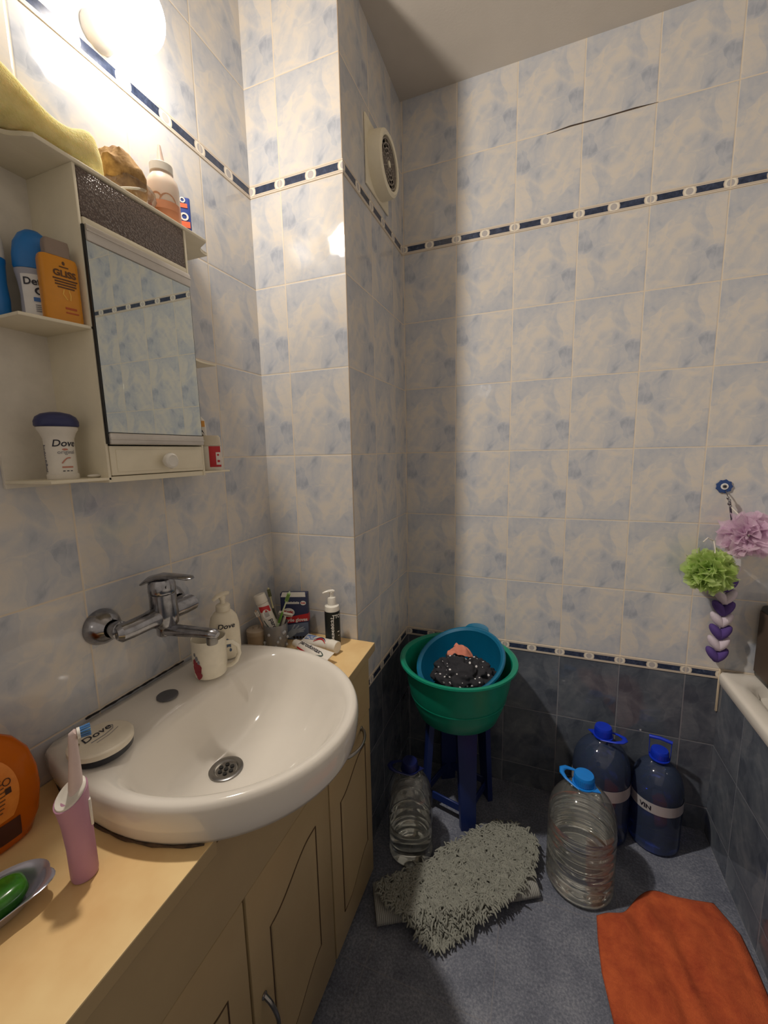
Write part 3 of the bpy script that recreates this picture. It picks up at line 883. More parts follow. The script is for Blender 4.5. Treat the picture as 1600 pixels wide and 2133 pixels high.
fn2 = on_cyl(0.0205, 0.016, 0.0065, 0.0, 0.0008)
pts = [fn2(-0.006+0.012*i/10, 0.026+0.009*math.sin(PI*0.6*i/10)) for i in range(11)]
b.tube(pts, 0.0009, 6); cyl_patch(b, 0.0205, 0.016, 0.0, 0.75, 0.0185, 0.021, 0.0006)
b.build('peach_print', pm('peach print', (196, 126, 104), 0.5), dv, fix=False)
b = MB()
for k in range(3): cyl_patch(b, 0.0205, 0.016, 0.02+0.25*k, 0.17+0.25*k, 0.0128, 0.0142, 0.0006, 4)
b.build('small_print', M_ink, dv)
b = MB()
random.seed(3)
for k in range(22):
    z_ = 0.0125 + 0.002*k
    cyl_patch(b, 0.0205, 0.016, -1.45, -1.05-0.25*random.random(), z_, z_+0.0011, 0.0006, 4)
b.build('back_print', M_navy, dv)

# right-hand bottom shelf
ZR = 1.3342
ob_ = thing('conditioner_bottle', 'slim white bottle with orange and black label half behind the mirror', 'bottle', (0.040, -0.128, ZR), face_cam(0.040, -0.128))
b = MB(); b.loft([sq(0.021, 0.011, 0, 0.6), sq(0.022, 0.012, 0.004, 0.6), sq(0.022, 0.012, 0.105, 0.6), sq(0.020, 0.011, 0.118, 0.6), sq(0.013, 0.009, 0.127, 0.6)]); b.build('bottle_body', M_white, ob_)
MB().lathe([(0.010, 0.127), (0.0085, 0.135), (0.007, 0.15), (0.0, 0.152)], 20).build('cap', M_white, ob_)
b = MB(); b.box((-0.0195, -0.0124, 0.103), (0.019, -0.0115, 0.117), 0.0005); b.build('orange_label', pm('orange label', (226, 160, 70), 0.5), ob_)
b = MB(); b.box((-0.0195, -0.0126, 0.03), (0.0195, -0.0117, 0.083), 0.0005); b.ball((0.0, -0.0120, 0.085), (0.0165, 0.0009, 0.016), 24, 10); b.build('black_label', M_black, ob_)
lettering('RA', 0.011, on_front(-0.0129, 0.0095, 0.083, 0.0004), M_wprint, ob_, 0.0004)
rb = thing('capped_bottle', 'clear capped white bottle with a red label at the right shelf end', 'bottle', (0.088, -0.135, ZR), face_cam(0.088, -0.135))
b = MB(); b.loft([sq(0.020, 0.014, 0, 0.6), sq(0.0215, 0.0155, 0.003, 0.6), sq(0.0215, 0.0155, 0.055, 0.6), sq(0.021, 0.015, 0.0565, 0.6)]); b.build('bottle_body', M_white, rb)
b = MB(); b.loft([sq(0.0212, 0.0152, 0.057, 0.6), sq(0.0215, 0.0155, 0.059, 0.6), sq(0.021, 0.015, 0.076, 0.6), sq(0.017, 0.012, 0.081, 0.6)]); b.build('cap', pm('frosted cap', (216, 206, 186), 0.3, sss=0.2), rb)
b = MB(); b.box((-0.006, -0.0162, 0.008), (0.019, -0.0148, 0.056), 0.0005); b.build('red_label', M_red, rb)
b = MB(); b.box((0.0085, -0.0168, 0.013), (0.0186, -0.0160, 0.042), 0.0003); b.build('white_panel', M_wprint, rb)
b = MB(); b.box((0.011, -0.0173, 0.034), (0.0155, -0.0167, 0.038)); b.box((0.011, -0.0173, 0.019), (0.0165, -0.0167, 0.024)); b.build('small_print', M_red, rb, smooth=False)

# ================================================================== things on basin and worktop
ZD = 0.8648   # basin deck
mg = thing('mug', 'white mug with a red and grey figure print under the spout', 'mug', (0.108, -0.214, ZD), face_cam(0.108, -0.214))
MB().lathe([(0, 0), (0.033, 0), (0.036, 0.004), (0.038, 0.03), (0.0385, 0.088), (0.0375, 0.09), (0.0355, 0.088), (0.035, 0.03), (0.033, 0.008), (0, 0.007)], 48, cap0=True, cap1=True).build('cup_body', pm('mug ceramic', (232, 224, 204), 0.2), mg)
b = MB(); b.tube([(0.036, -0.008, 0.07), (0.05, -0.012, 0.071), (0.062, -0.016, 0.06), (0.064, -0.017, 0.042), (0.057, -0.014, 0.024), (0.046, -0.01, 0.014), (0.035, -0.006, 0.012)], 0.0065, 12, flat=0.75); b.build('handle', pm('mug ceramic', (232, 224, 204), 0.2), mg)
random.seed(11)
def blob(fn, cu, cv, r, n=18, j=0.35):
    return [fn(cu + r*(1+j*(random.random()-0.5))*math.cos(2*PI*i/n), cv + 1.5*r*(1+j*(random.random()-0.5))*math.sin(2*PI*i/n)) for i in range(n)]
fn = on_cyl(0.0385, 0.0385, 0, 0, 0.0006)
b = MB()
for cu, cv, r in ((-0.031, 0.028, 0.011), (-0.027, 0.014, 0.007), (-0.037, 0.042, 0.006)): b.raw(blob(fn, cu, cv, r), [tuple(range(18))])
b.build('red_print', pm('wine red print', (150, 52, 62), 0.4), mg, fix=False)
b = MB()
for cu, cv, r in ((-0.031, 0.053, 0.004), (-0.026, 0.045, 0.003), (-0.036, 0.062, 0.003)): b.raw(blob(fn, cu, cv, r), [tuple(range(18))])
b.build('grey_print', pm('grey print', (130, 130, 138), 0.5), mg, fix=False)

ds = thing('soap_dispenser', 'white pump soap dispenser standing behind the mug', 'soap dispenser', (0.090, -0.142, ZD), face_cam(0.090, -0.142))
M_dove = pm('ivory bottle plastic', (232, 222, 200), 0.3)
b = MB(); prof = [(0.75, 0), (0.92, 0.004), (1.0, 0.03), (1.0, 0.07), (0.97, 0.095), (0.85, 0.115), (0.62, 0.128), (0.46, 0.133)]
b.loft([[(0.036*k*math.cos(2*PI*j/40), 0.021*k*math.sin(2*PI*j/40), z) for j in range(40)] for k, z in prof]); b.build('bottle_body', M_dove, ds)
MB().lathe([(0.0, 0.132), (0.0165, 0.132), (0.0175, 0.134), (0.017, 0.146), (0.013, 0.15), (0.0075, 0.151), (0.006, 0.153), (0.0055, 0.168), (0.0, 0.168)], 28).build('pump_collar', M_dove, ds)
b = MB(); b.tube([(0.017, -0.001, 0.177), (0.012, 0, 0.1775), (0.0, 0, 0.176), (-0.012, -0.004, 0.172), (-0.022, -0.008, 0.164)], [0.005, 0.0085, 0.0095, 0.009, 0.006], 18, flat=0.6); b.lathe([(0.0075, 0.162), (0.0085, 0.17), (0.006, 0.178), (0.0, 0.178)], 18); b.build('pump_head', M_dove, ds)
ds.scale = (1, 1, 0.94)
lettering('Dove', 0.019, on_cyl(0.036, 0.021, 0.004, 0.088, 0.0007), M_ink, ds, 0.0003, shear=0.2)
b = MB(); fn = on_cyl(0.036, 0.021, 0.006, 0.046, 0.0007); b.raw(blob(fn, 0, 0, 0.008, j=0.6), [tuple(range(18))]); fn = on_cyl(0.036, 0.021, 0.010, 0.028, 0.0007); b.raw(blob(fn, 0, 0, 0.003), [tuple(range(18))]); b.build('blue_print', pm('dull blue print', (70, 90, 120), 0.5), ds, fix=False)

tn = thing('cream_tin', 'round white lidded tin with dark base on the basin deck', 'tin', (0.118, -0.478, ZD), face_cam(0.118, -0.478)+0.55)
MB().lathe([(0, 0.001), (0.044, 0.001), (0.047, 0.004), (0.0475, 0.0135), (0, 0.0135)], 48).build('tin_base', pm('near black navy tin', (20, 22, 34), 0.35), tn)
MB().lathe([(0.0475, 0.0138), (0.0488, 0.0145), (0.0488, 0.0225), (0.047, 0.0245), (0.0445, 0.0252), (0.0, 0.0255)], 48).build('tin_lid', pm('ivory lid', (230, 220, 200), 0.35), tn)
flat = lambda u, v: Vector((u, v, 0.0262))
lettering('Dove', 0.022, lambda u, v: Vector((u+0.002, v+0.008, 0.0262)), M_ink, tn, 0.0002, shear=0.2)
b = MB(); b.tube([(-0.016, 0.0, 0.0259), (0.006, -0.001, 0.0259), (0.024, 0.003, 0.0259), (0.030, 0.012, 0.0259), (0.026, 0.018, 0.0259)], 0.0006, 6); b.tube([(-0.012, -0.008, 0.0259), (0.01, -0.008, 0.0259), (0.03, -0.002, 0.0259)], 0.0004, 6); b.build('swoosh_print', pm('grey print', (130, 130, 138), 0.5), tn)
b = MB(); b.raw([(-0.031+0.007*math.cos(2*PI*i/16), 0.014+0.0035*math.sin(2*PI*i/16)+0.004*math.cos(2*PI*i/16), 0.0262) for i in range(16)], [tuple(range(16))]); b.build('gold_emblem', pm('olive gold print', (120, 98, 50), 0.4), tn, fix=False)

# tumbler group in the back corner
ZW = 0.7922
t_cup = clear_mat('smoky clear plastic', (0.68, 0.70, 0.74, 1), 0.12, 0.72)
cupx, cupy = 0.086, 0.066
cu_ = thing('tumbler', 'smoky clear plastic tumbler holding brushes and toothpaste by the wall', 'tumbler', (cupx, cupy, ZW))
MB().lathe([(0, 0.0005), (0.031, 0.0005), (0.033, 0.003), (0.037, 0.078), (0.0358, 0.078), (0.032, 0.006), (0, 0.005)], 40).build('cup_body', t_cup, cu_)
b = MB(); random.seed(5)
for k in range(10):
    a = -PI/2 + (random.random()-0.5)*2.6 + face_cam(cupx, cupy); z_ = 0.010+0.05*random.random()**1.7; r_ = 0.0342+z_*0.05
    b.ball((r_*math.cos(a), r_*math.sin(a), z_), (0.004, 0.004, 0.005), 10, 6)
    b.build('pale_spot', pm('pale spots', (190, 194, 200), 0.5), cu_); b = MB()
b.bm.free()
def oriented(p0, p1, roll_=0.0):
    d_ = (Vector(p1)-Vector(p0)).normalized()
    q = d_.to_track_quat('Z', 'Y')
    return (Matrix.Translation(Vector(p0)) @ q.to_matrix().to_4x4() @ Matrix.Rotation(roll_, 4, 'Z'))
def thing_m(name, label, cat, Mx, group=None):
    o = thing(name, label, cat, group=group)
    o.matrix_world = Mx
    return o
def roll_to_cam(p0, p1):
    d_ = (Vector(p1)-Vector(p0)).normalized()
    z = d_
    vc = (CAM-Vector(p0)); y = -(vc - z*vc.dot(z)).normalized()
    x = y.cross(z)
    m = Matrix((x, y, z)).transposed().to_4x4(); m.translation = Vector(p0)
    return m
# toothpaste tube standing cap-up in the tumbler
p0 = (cupx+0.012, cupy-0.004, ZW+0.010); p1 = (cupx-0.040, cupy-0.018, ZW+0.172)
tpm = roll_to_cam(p0, p1)
tt = thing_m('toothpaste_tube', 'white toothpaste tube leaning cap-up in the smoky tumbler', 'toothpaste', tpm)
def tube_body(L, hw, hr, n=32):
    R = []
    for k in range(9):
        t = k/8
        hx = hw + (hr-hw)*t; hy = 0.0012 + (hr-0.0012)*t**0.8
        R.append([(hx*math.cos(2*PI*j/n), hy*math.sin(2*PI*j/n), L*t) for j in range(n)])
    R.append([(hr*0.93*math.cos(2*PI*j/n), hr*0.93*math.sin(2*PI*j/n), L+0.002) for j in range(n)])
    R.append([(hr*0.5*math.cos(2*PI*j/n), hr*0.5*math.sin(2*PI*j/n), L+0.006) for j in range(n)])
    return R
M_tube = pm('white laminate tube', (232, 226, 216), 0.3)
b = MB(); b.loft(tube_body(0.136, 0.0225, 0.0165)); b.build('tube_body', M_tube, tt)
MB().lathe([(0.0155, 0.1375), (0.0178, 0.139), (0.0172, 0.163), (0.016, 0.165), (0, 0.165)], 30).build('cap', M_white, tt)
def tube_front(hr, hw, L, u0, v0, rot, eps=0.0008):
    def fn(u, v):
        u, v = u*math.cos(rot)-v*math.sin(rot)+u0, u*math.sin(rot)+v*math.cos(rot)+v0
        t = max(0, min(1, v/L)); hx = hw+(hr-hw)*t; hy = 0.0012+(hr-0.0012)*t**0.8
        a = max(-1.4, min(1.4, u/hx))
        return Vector(((hx+eps)*math.sin(a), -(hy+eps)*math.cos(a), v))
    return fn
fnt = tube_front(0.0165, 0.0225, 0.136, 0.002, 0.086, -PI/2)
lettering('parod', 0.018, fnt, M_ink, tt, 0.0003, align='LEFT')
b = MB(); f2 = tube_front(0.0165, 0.0225, 0.136, 0, 0, 0)
b.grid(lambda s, t: f2(-0.016+0.032*s, 0.114+0.018*t-0.006*s), 10, 4); b.build('red_print', M_red, tt)
b = MB(); f3 = tube_front(0.0165, 0.0225, 0.136, -0.001, 0.104, 0, 0.0014); b.raw([f3(0.0105*math.cos(2*PI*i/24), 0.015*math.sin(2*PI*i/24)) for i in range(24)], [tuple(range(24))]); b.build('white_seal', M_wprint, tt, fix=False)
f4 = tube_front(0.0165, 0.0225, 0.136, 0, 0, 0, 0.0018)
b = MB()
for k in range(4): b.grid(lambda s, t: f4(-0.006+0.012*s, 0.097+0.004*k+0.0014*t), 4, 1)
b.build('small_print', pm('grey print', (130, 130, 138), 0.5), tt)
b = MB(); b.tube([f2(-0.015+0.010*i/8+0.01*(i/8)**2, 0.088-0.05*i/8) for i in range(9)], 0.0012, 6); b.build('green_swoosh', pm('dark green print', (40, 70, 62), 0.5), tt)
# toothbrushes and razor
def brush(name, label, p0, p1, hcol, bcol, gripcol):
    o = thing_m(name, label, 'toothbrush', roll_to_cam(p0, p1), 'toothbrushes in the tumbler')
    L = (Vector(p1)-Vector(p0)).length
    b = MB()
    pts = [(0, 0, L*t) for t in (0, .05, .2, .4, .55, .7, .8, .84, .92, .98, 1)]
    rad = [0.003, 0.0052, 0.0062, 0.0064, 0.005, 0.0038, 0.0034, 0.0055, 0.0062, 0.0055, 0.002]
    b.tube(pts, rad, 14, flat=0.6); b.build('handle', hcol, o)
    b = MB()
    for i in range(3):
        for j in range(6):
            b.tube([(-0.0036+0.0036*i, -0.003, L*(0.85+0.023*j)), (-0.0036+0.0036*i, -0.0125, L*(0.85+0.023*j))], 0.0015, 6)
    b.build('bristles', bcol, o)
    b = MB(); b.tube([(0, 0, L*t) for t in (.42, .48, .56, .62)], [0.0066, 0.0067, 0.0058, 0.0048], 14, flat=0.62); b.build('grip', gripcol, o)
    return o
M_pg = pm('pale green handle', (206, 222, 186), 0.3, sss=0.2)
brush('toothbrush', 'pale green toothbrush leaning right out of the smoky tumbler', (cupx-0.012, cupy-0.008, ZW+0.012), (cupx+0.054, cupy+0.006, ZW+0.178), M_pg, pm('green bristles', (130, 170, 80), 0.6), pm('lime grip', (96, 150, 50), 0.4))
brush('toothbrush', 'toothbrush with mostly hidden handle behind the standing toothpaste tube', (cupx+0.006, cupy+0.016, ZW+0.012), (cupx-0.030, cupy+0.016, ZW+0.178), pm('cream handle', (214, 206, 160), 0.4), pm('olive bristles', (96, 100, 60), 0.6), pm('dark grip', (70, 72, 60), 0.5))
brush('toothbrush', 'peach handled toothbrush standing leftmost in the smoky tumbler', (cupx-0.008, cupy-0.012, ZW+0.012), (cupx-0.045, cupy-0.030, ZW+0.122), pm('peach handle', (214, 176, 150), 0.4), M_white, pm('peach grip', (206, 160, 132), 0.4))
rzr = thing_m('razor', 'white disposable razor with its head up behind the pale green toothbrush', 'razor', roll_to_cam((cupx-0.002, cupy+0.012, ZW+0.012), (cupx+0.032, cupy+0.022, ZW+0.122)))
b = MB(); b.tube([(0, 0, 0), (0, 0, 0.02), (0, 0, 0.06), (0, -0.001, 0.092)], [0.003, 0.0055, 0.0045, 0.0035], 12); b.build('handle', M_white, rzr)
b = MB(); b.box((-0.021, -0.007, 0.088), (0.021, 0.004, 0.097), 0.002); b.build('razor_head', M_white, rzr)
b = MB(); b.box((-0.019, -0.0078, 0.091), (0.019, -0.0068, 0.0935)); b.build('blade', M_steel, rzr, smooth=False)

jr = thing('lidded_jar', 'small taupe plastic jar with a lid left of the smoky tumbler', 'jar', (0.036, 0.040, ZW))
MB().lathe([(0, 0), (0.025, 0), (0.027, 0.003), (0.0275, 0.046), (0, 0.046)], 36).build('jar_body', pm('taupe jar', (168, 150, 128), 0.35), jr)
MB().lathe([(0.028, 0.0463), (0.029, 0.048), (0.0285, 0.06), (0.024, 0.064), (0.010, 0.065), (0.008, 0.070), (0, 0.071)], 36).build('lid', pm('pale taupe lid', (182, 166, 146), 0.3), jr)

# box of gloves
gv = thing('glove_box', 'dark blue and red carton of gloves standing against the pillar', 'box', (0.107, 0.150, ZW), face_cam(0.107, 0.150)-0.26)
M_nb = pm('dark blue carton', (34, 44, 84), 0.45, var=0.1, scale=8)
MB().box((-0.042, -0.026, 0), (0.042, -0.002, 0.150), 0.0012).build('carton', M_nb, gv)
b = MB(); b.prism([(-0.040, 0.1395), (0.037, 0.1395), (0.036, 0.1545), (-0.034, 0.1545)], -0.0268, -0.0255, Matrix(((1, 0, 0, 0), (0, 0, 1, 0), (0, 1, 0, 0), (0, 0, 0, 1)))); b.build('torn_flap', M_wprint, gv, smooth=False)
RXZ = Matrix(((1, 0, 0, 0), (0, 0, 1, 0), (0, 1, 0, 0), (0, 0, 0, 1)))
b = MB(); b.prism([(-0.0415, 0.052), (0.0418, 0.062), (0.0418, 0.086), (-0.0415, 0.070)], -0.0268, -0.026, RXZ); b.prism([(-0.0262, 0.062), (-0.0024, 0.060), (-0.0024, 0.082), (-0.0262, 0.086)], 0.042, 0.0428, Matrix(((0, 0, 1, 0), (1, 0, 0, 0), (0, 1, 0, 0), (0, 0, 0, 1)))); b.build('red_band', M_red, gv, smooth=False)
b = MB(); b.prism([(-0.0415, 0.0015), (0.0418, 0.0015), (0.0418, 0.058), (-0.0415, 0.046)], -0.0266, -0.026, RXZ); b.build('picture_panel', pm('grey blue picture', (120, 134, 158), 0.5, rgb2=(66, 82, 118), scale=14), gv, smooth=False)
lettering('nitrile gloves', 0.0150, lambda u, v: Vector((u+0.002, -0.0273, v+0.0605+u*0.06)), M_wprint, gv, 0.0004)
b = MB(); b.raw([(-0.018+0.019*math.cos(2*PI*i/28), -0.0272, 0.090+0.014*math.sin(2*PI*i/28)) for i in range(28)], [tuple(range(28))]); b.build('white_badge', M_wprint, gv, smooth=False, fix=False); b = MB(); b.raw([(0.029+0.009*math.cos(2*PI*i/28), -0.0272, 0.120+0.007*math.sin(2*PI*i/28)) for i in range(28)], [tuple(range(28))]); b.build('white_badge', M_wprint, gv, smooth=False, fix=False)
lettering('Kozic', 0.0125, lambda u, v: Vector((u-0.018, -0.0276, v+0.087)), M_red, gv, 0.0008)
lettering('Kozic', 0.0058, lambda u, v: Vector((u+0.029, -0.0276, v+0.1185)), M_red, gv, 0.0004)
b = MB()
for k in range(9): b.box((-0.024+0.0046*k, -0.0272, 0.1172), (-0.0206+0.0046*k, -0.0262, 0.1232+0.001*(k % 2)))
b.build('blurred_print', M_wprint, gv, smooth=False)
b = MB()   # the printed hand: palm and five fingers
def flatpoly(pts): b.raw([(x, -0.0273, z) for x, z in pts], [tuple(range(len(pts)))])
flatpoly([(-0.03, 0.008), (-0.018, 0.006), (0.002, 0.020), (0.008, 0.028), (0.002, 0.036), (-0.010, 0.036), (-0.022, 0.026)])
for (x0, z0), (x1, z1) in (((0.000, 0.034), (0.012, 0.047)), ((0.005, 0.032), (0.026, 0.042)), ((0.007, 0.029), (0.030, 0.036)), ((0.006, 0.025), (0.026, 0.029)), ((-0.010, 0.034), (0.000, 0.050))):
    dx, dz = x1-x0, z1-z0; L = math.hypot(dx, dz); nx, nz_ = -dz/L*0.0028, dx/L*0.0028
    flatpoly([(x0+nx, z0+nz_), (x1+nx*0.7, z1+nz_*0.7), (x1+dx/L*0.002, z1+dz/L*0.002), (x1-nx*0.7, z1-nz_*0.7), (x0-nx, z0-nz_)])
b.build('hand_print', pm('pale glove print', (168, 180, 196), 0.5), gv, smooth=False, fix=False)
b = MB()
for k in range(5): b.box((-0.008+0.010*k, -0.0271, 0.0045), (-0.001+0.010*k + (0.0015 if k == 4 else 0), -0.0264, 0.0115 + (0.002 if k == 4 else 0)))
b.build('icon_squares', M_black, gv, smooth=False)
lettering('L', 0.0085, lambda u, v: Vector((u+0.0362, -0.0274, v+0.0058)), M_wprint, gv, 0.0004)

ln = thing('lotion_bottle', 'white pump bottle with black label standing at the pillar edge', 'lotion bottle', (0.244, 0.133, ZW), face_cam(0.244, 0.133))
MB().lathe([(0, 0), (0.0205, 0), (0.022, 0.003), (0.022, 0.098), (0.0205, 0.106), (0.012, 0.109), (0, 0.109)], 40).build('bottle_body', M_whiteg, ln)
b = MB(); cyl_patch(b, 0.022, 0.022, -PI, PI, 0.008, 0.094, 0.0005, 40); b.build('label', pm('black green label', (22, 30, 30), 0.4), ln)
MB().lathe([(0.0125, 0.109), (0.0125, 0.126), (0.0115, 0.128), (0.006, 0.129), (0.0055, 0.141), (0, 0.141)], 28).build('pump_collar', M_whiteg, ln)
b = MB(); b.tube([(0.009, 0, 0.143), (0.003, 0, 0.1435), (-0.008, -0.001, 0.1435), (-0.018, -0.003, 0.1425), (-0.026, -0.005, 0.1405)], [0.004, 0.0065, 0.0055, 0.0042, 0.0025], 14, flat=0.7); b.lathe([(0.006, 0.134), (0.0068, 0.141), (0, 0.146)], 16); b.build('pump_head', M_whiteg, ln)
lettering('TTO', 0.0125, on_cyl(0.022, 0.022, 0.0125, 0.078, 0.0009), M_wprint, ln, 0.0004)
lettering('NEMLENDİRİCİLİ', 0.0085, on_cyl(0.022, 0.022, 0.0030, 0.012, 0.0009, PI/2), M_wprint, ln, 0.0004, align='LEFT')
b = MB(); cyl_patch(b, 0.022, 0.022, 0.62, 0.95, 0.040, 0.0425, 0.0009, 6); cyl_patch(b, 0.022, 0.022, 0.72, 0.92, 0.030, 0.0315, 0.0009, 6); b.build('small_print', M_wprint, ln)

ln.scale = (1.02, 1.02, 1.18)

# toothpaste tube lying on the worktop, against the basin rim
def lying(p0, p1, zc, roll=0.0):
    d_ = (Vector((p1[0], p1[1], 0))-Vector((p0[0], p0[1], 0))).normalized()
    mx = Matrix((d_.cross(Vector((0, 0, 1))).normalized(), Vector((0, 0, -1)), d_)).transposed().to_4x4()
    mx.translation = Vector((p0[0], p0[1], zc))
    return mx @ Matrix.Rotation(roll, 4, 'Z')
# local x = right of the tube seen from the tail, local -y = up
L1 = 0.135
tf = thing_m('toothpaste_tube', 'white tube with red stripe lying flat, cap towards the tumbler', 'toothpaste', lying((0.292, 0.014), (0.150, 0.070), ZW+0.0205, -0.42))
b = MB(); b.loft(tube_body(L1, 0.025, 0.0125)); b.build('tube_body', M_tube, tf)
MB().lathe([(0.0105, L1+0.002), (0.0115, L1+0.003), (0.0112, L1+0.017), (0.0095, L1+0.0185), (0, L1+0.0185)], 28).build('cap', M_white, tf)
ff = lambda u0, v0, rot, e=0.0009: tube_front(0.0125, 0.025, L1, u0, v0, rot, e)
lettering('parodontax', 0.0185, ff(0.000, 0.124, -PI/2), M_ink, tf, 0.0003, align='LEFT')
b = MB(); f2 = ff(0, 0, 0); b.grid(lambda s, t: f2((-0.0135-0.008*(1-t))-(0.0045+0.006*(1-t))*(s-0.5), 0.035+0.090*t), 3, 14); b.build('red_stripe', M_red, tf)
b = MB(); b.grid(lambda s, t: f2(-0.006-0.014*s, 0.010+0.026*t-0.010*s), 6, 6); b.build('pink_patch', pm('rose print', (222, 120, 110), 0.4), tf)
b = MB(); b.tube([f2(-0.010+0.018*i/10, 0.050-0.022*math.sin(PI*i/10)-0.01*i/10) for i in range(11)], [0.0006+0.0012*math.sin(PI*i/10) for i in range(11)], 6); b.build('green_swoosh', pm('dark green print', (40, 70, 62), 0.5), tf)
L2 = 0.098
tf2 = thing_m('toothpaste_tube', 'white tube with blue print lying flat, big cap beside the lotion bottle', 'toothpaste', lying((0.158, 0.108), (0.292, 0.082), ZW+0.0205, 0.25))
b = MB(); b.loft(tube_body(L2, 0.021, 0.0165)); b.build('tube_body', M_tube, tf2)
MB().lathe([(0.0155, L2+0.002), (0.0180, L2+0.0035), (0.0172, L2+0.030), (0.016, L2+0.031), (0.014, L2+0.029), (0, L2+0.028)], 30).build('cap', M_white, tf2)
fg = lambda u0, v0, rot, e=0.0009: tube_front(0.0165, 0.021, L2, u0, v0, rot, e)
f2 = fg(0, 0, 0)
b = MB(); b.grid(lambda s, t: f2(-0.014+0.020*s, 0.006+0.036*t), 5, 6); b.build('blue_patch', pm('print blue', (92, 132, 196), 0.4), tf2)
lettering('AQU', 0.016, fg(0.004, 0.008, PI/2, 0.0014), M_wprint, tf2, 0.0004, align='LEFT')
b = MB(); b.tube([f2(0.012-0.012*math.sin(PI*i/10), 0.048+0.046*i/10) for i in range(11)], [0.0008+0.0018*math.sin(PI*i/10) for i in range(11)], 6); b.build('red_swoosh', M_red, tf2)
b = MB(); b.tube([f2(0.006-0.012*math.sin(PI*i/10), 0.046+0.046*i/10) for i in range(11)], [0.0006+0.0012*math.sin(PI*i/10) for i in range(11)], 6); b.build('navy_swoosh', M_navy, tf2)

# electric toothbrush
et = thing('electric_toothbrush', 'pink electric toothbrush with white brush head standing on the worktop', 'electric toothbrush', (0.238, -0.594, ZW), face_cam(0.238, -0.594))
M_pink = pm('dusty pink rubber', (190, 140, 164), 0.45, var=0.03)
b = MB()
R = []
for z_, r_, ox in ((0, 0.0115, 0), (0.001, 0.0145, 0), (0.006, 0.0155, 0), (0.05, 0.0155, 0.0), (0.09, 0.0165, -0.001), (0.115, 0.0180, -0.002), (0.128, 0.0190, -0.003)):
    tilt = 0.0 if z_ < 0.08 else (z_-0.08)/0.048
    R.append([(ox+r_*math.cos(2*PI*j/32)*(1.05), r_*0.95*math.sin(2*PI*j/32), z_ + tilt*0.010*math.cos(2*PI*j/32) + tilt*0.006*math.sin(2*PI*j/32)) for j in range(32)])
b.loft(R); b.build('handle', M_pink, et)
b = MB()
Rt = [[(-0.003+0.0185*k*math.cos(2*PI*j/32), 0.0170*k*math.sin(2*PI*j/32), 0.1285 + h_ + 0.010*math.cos(2*PI*j/32)*1.0 + 0.006*math.sin(2*PI*j/32)) for j in range(32)] for k, h_ in ((0.99, 0.0), (0.97, 0.0025), (0.80, 0.0035), (0.55, 0.004))]
b.loft(Rt); b.build('handle_top', M_white, et)
b = MB(); b.box((0.0135, -0.009, 0.075), (0.0172, -0.002, 0.115), 0.0015); b.build('side_button', M_whiteg, et)
b = MB(); b.tube([(0.003, 0, 0.128), (0.0033, 0, 0.136), (0.0045, 0, 0.15), (0.0065, 0.0, 0.185), (0.0075, 0.0, 0.205), (0.0085, 0, 0.211), (0.012, -0.001, 0.214)], [0.0085, 0.0085, 0.0078, 0.0058, 0.0052, 0.0056, 0.005], 20); b.build('brush_neck', pm('pinkish white neck', (226, 204, 200), 0.35), et)
b = MB(); b.lathe([(0.0, 0), (0.0075, 0), (0.0075, 0.0035), (0, 0.0035)], 24, M=Matrix.Translation((0.0125, -0.001, 0.211)) @ RX); b.build('brush_disc', M_whiteg, et)
bw_, bl_ = MB(), MB()
for k in range(19):
    r_ = 0 if k == 0 else (0.0032 if k < 7 else 0.006); a = k*2*PI/6 if k < 7 else k*2*PI/12
    y_, z_ = r_*math.cos(a), r_*math.sin(a)
    (bl_ if k >= 7 else bw_).tube([(0.016, -0.001+y_, 0.211+z_), (0.0275, -0.001+y_*1.15, 0.211+z_*1.15)], 0.0012, 6)
bl_.build('blue_bristles', pm('blue bristles', (70, 120, 176), 0.5), et); bw_.build('pale_bristles', pm('pale green bristles', (196, 216, 190), 0.5), et)

# orange cleaner bottle at the left
og = thing('orange_bottle', 'clear orange liquid bottle with printed label at the wall', 'bottle', (0.056, -0.632, ZW), face_cam(0.056, -0.632))
to = NT('orange liquid plastic')
so = to.n('ShaderNodeSeparateXYZ'); to.l(to.pos(), so.inputs[0])
to.l(to.mix(to.math('LESS_THAN', so.outputs[2], 0.002), lin((240, 130, 24)), lin((220, 100, 20))), to.b.inputs['Base Color'])
to.b.inputs['Roughness'].default_value = 0.12; to.b.inputs['Transmission Weight'].default_value = 0.55; to.b.inputs['IOR'].default_value = 1.2
b = MB()
prof = [(0.70, 0), (0.80, 0.004), (0.93, 0.03), (1.0, 0.07), (0.99, 0.10), (0.90, 0.135), (0.72, 0.160), (0.45, 0.178), (0.30, 0.187), (0.27, 0.20)]
b.loft([[(0.082*k*math.cos(2*PI*j/40), 0.040*k*math.sin(2*PI*j/40), z) for j in range(40)] for k, z in prof]); b.build('bottle_body', to.m, og, ang=80)
MB().lathe([(0.024, 0.198), (0.025, 0.2), (0.024, 0.225), (0.021, 0.228), (0, 0.228)], 28).build('cap', M_whiteg, og)
def obf(u, v, e=0.0010):
    zs = [p[1] for p in prof]; ks = [p[0] for p in prof]
    k = ks[-1]
    for i in range(len(zs)-1):
        if zs[i] <= v <= zs[i+1]:
            k = ks[i]+(ks[i+1]-ks[i])*(v-zs[i])/(zs[i+1]-zs[i]); break
    a = u/(0.082*k)
    return Vector(((0.082*k+e)*math.sin(a), -(0.040*k+e)*math.cos(a), v))
b = MB()
def lab(s, t):
    v = 0.052+0.098*t; wv = 0.060*math.sqrt(max(0.02, 1-((t-0.42)/0.66)**2))
    return obf(-wv+2*wv*s, v+0.008*s-0.004)
b.grid(lab, 20, 14); b.build('label', pm('amber label', (226, 138, 50), 0.4, rgb2=(206, 112, 34), scale=30), og)
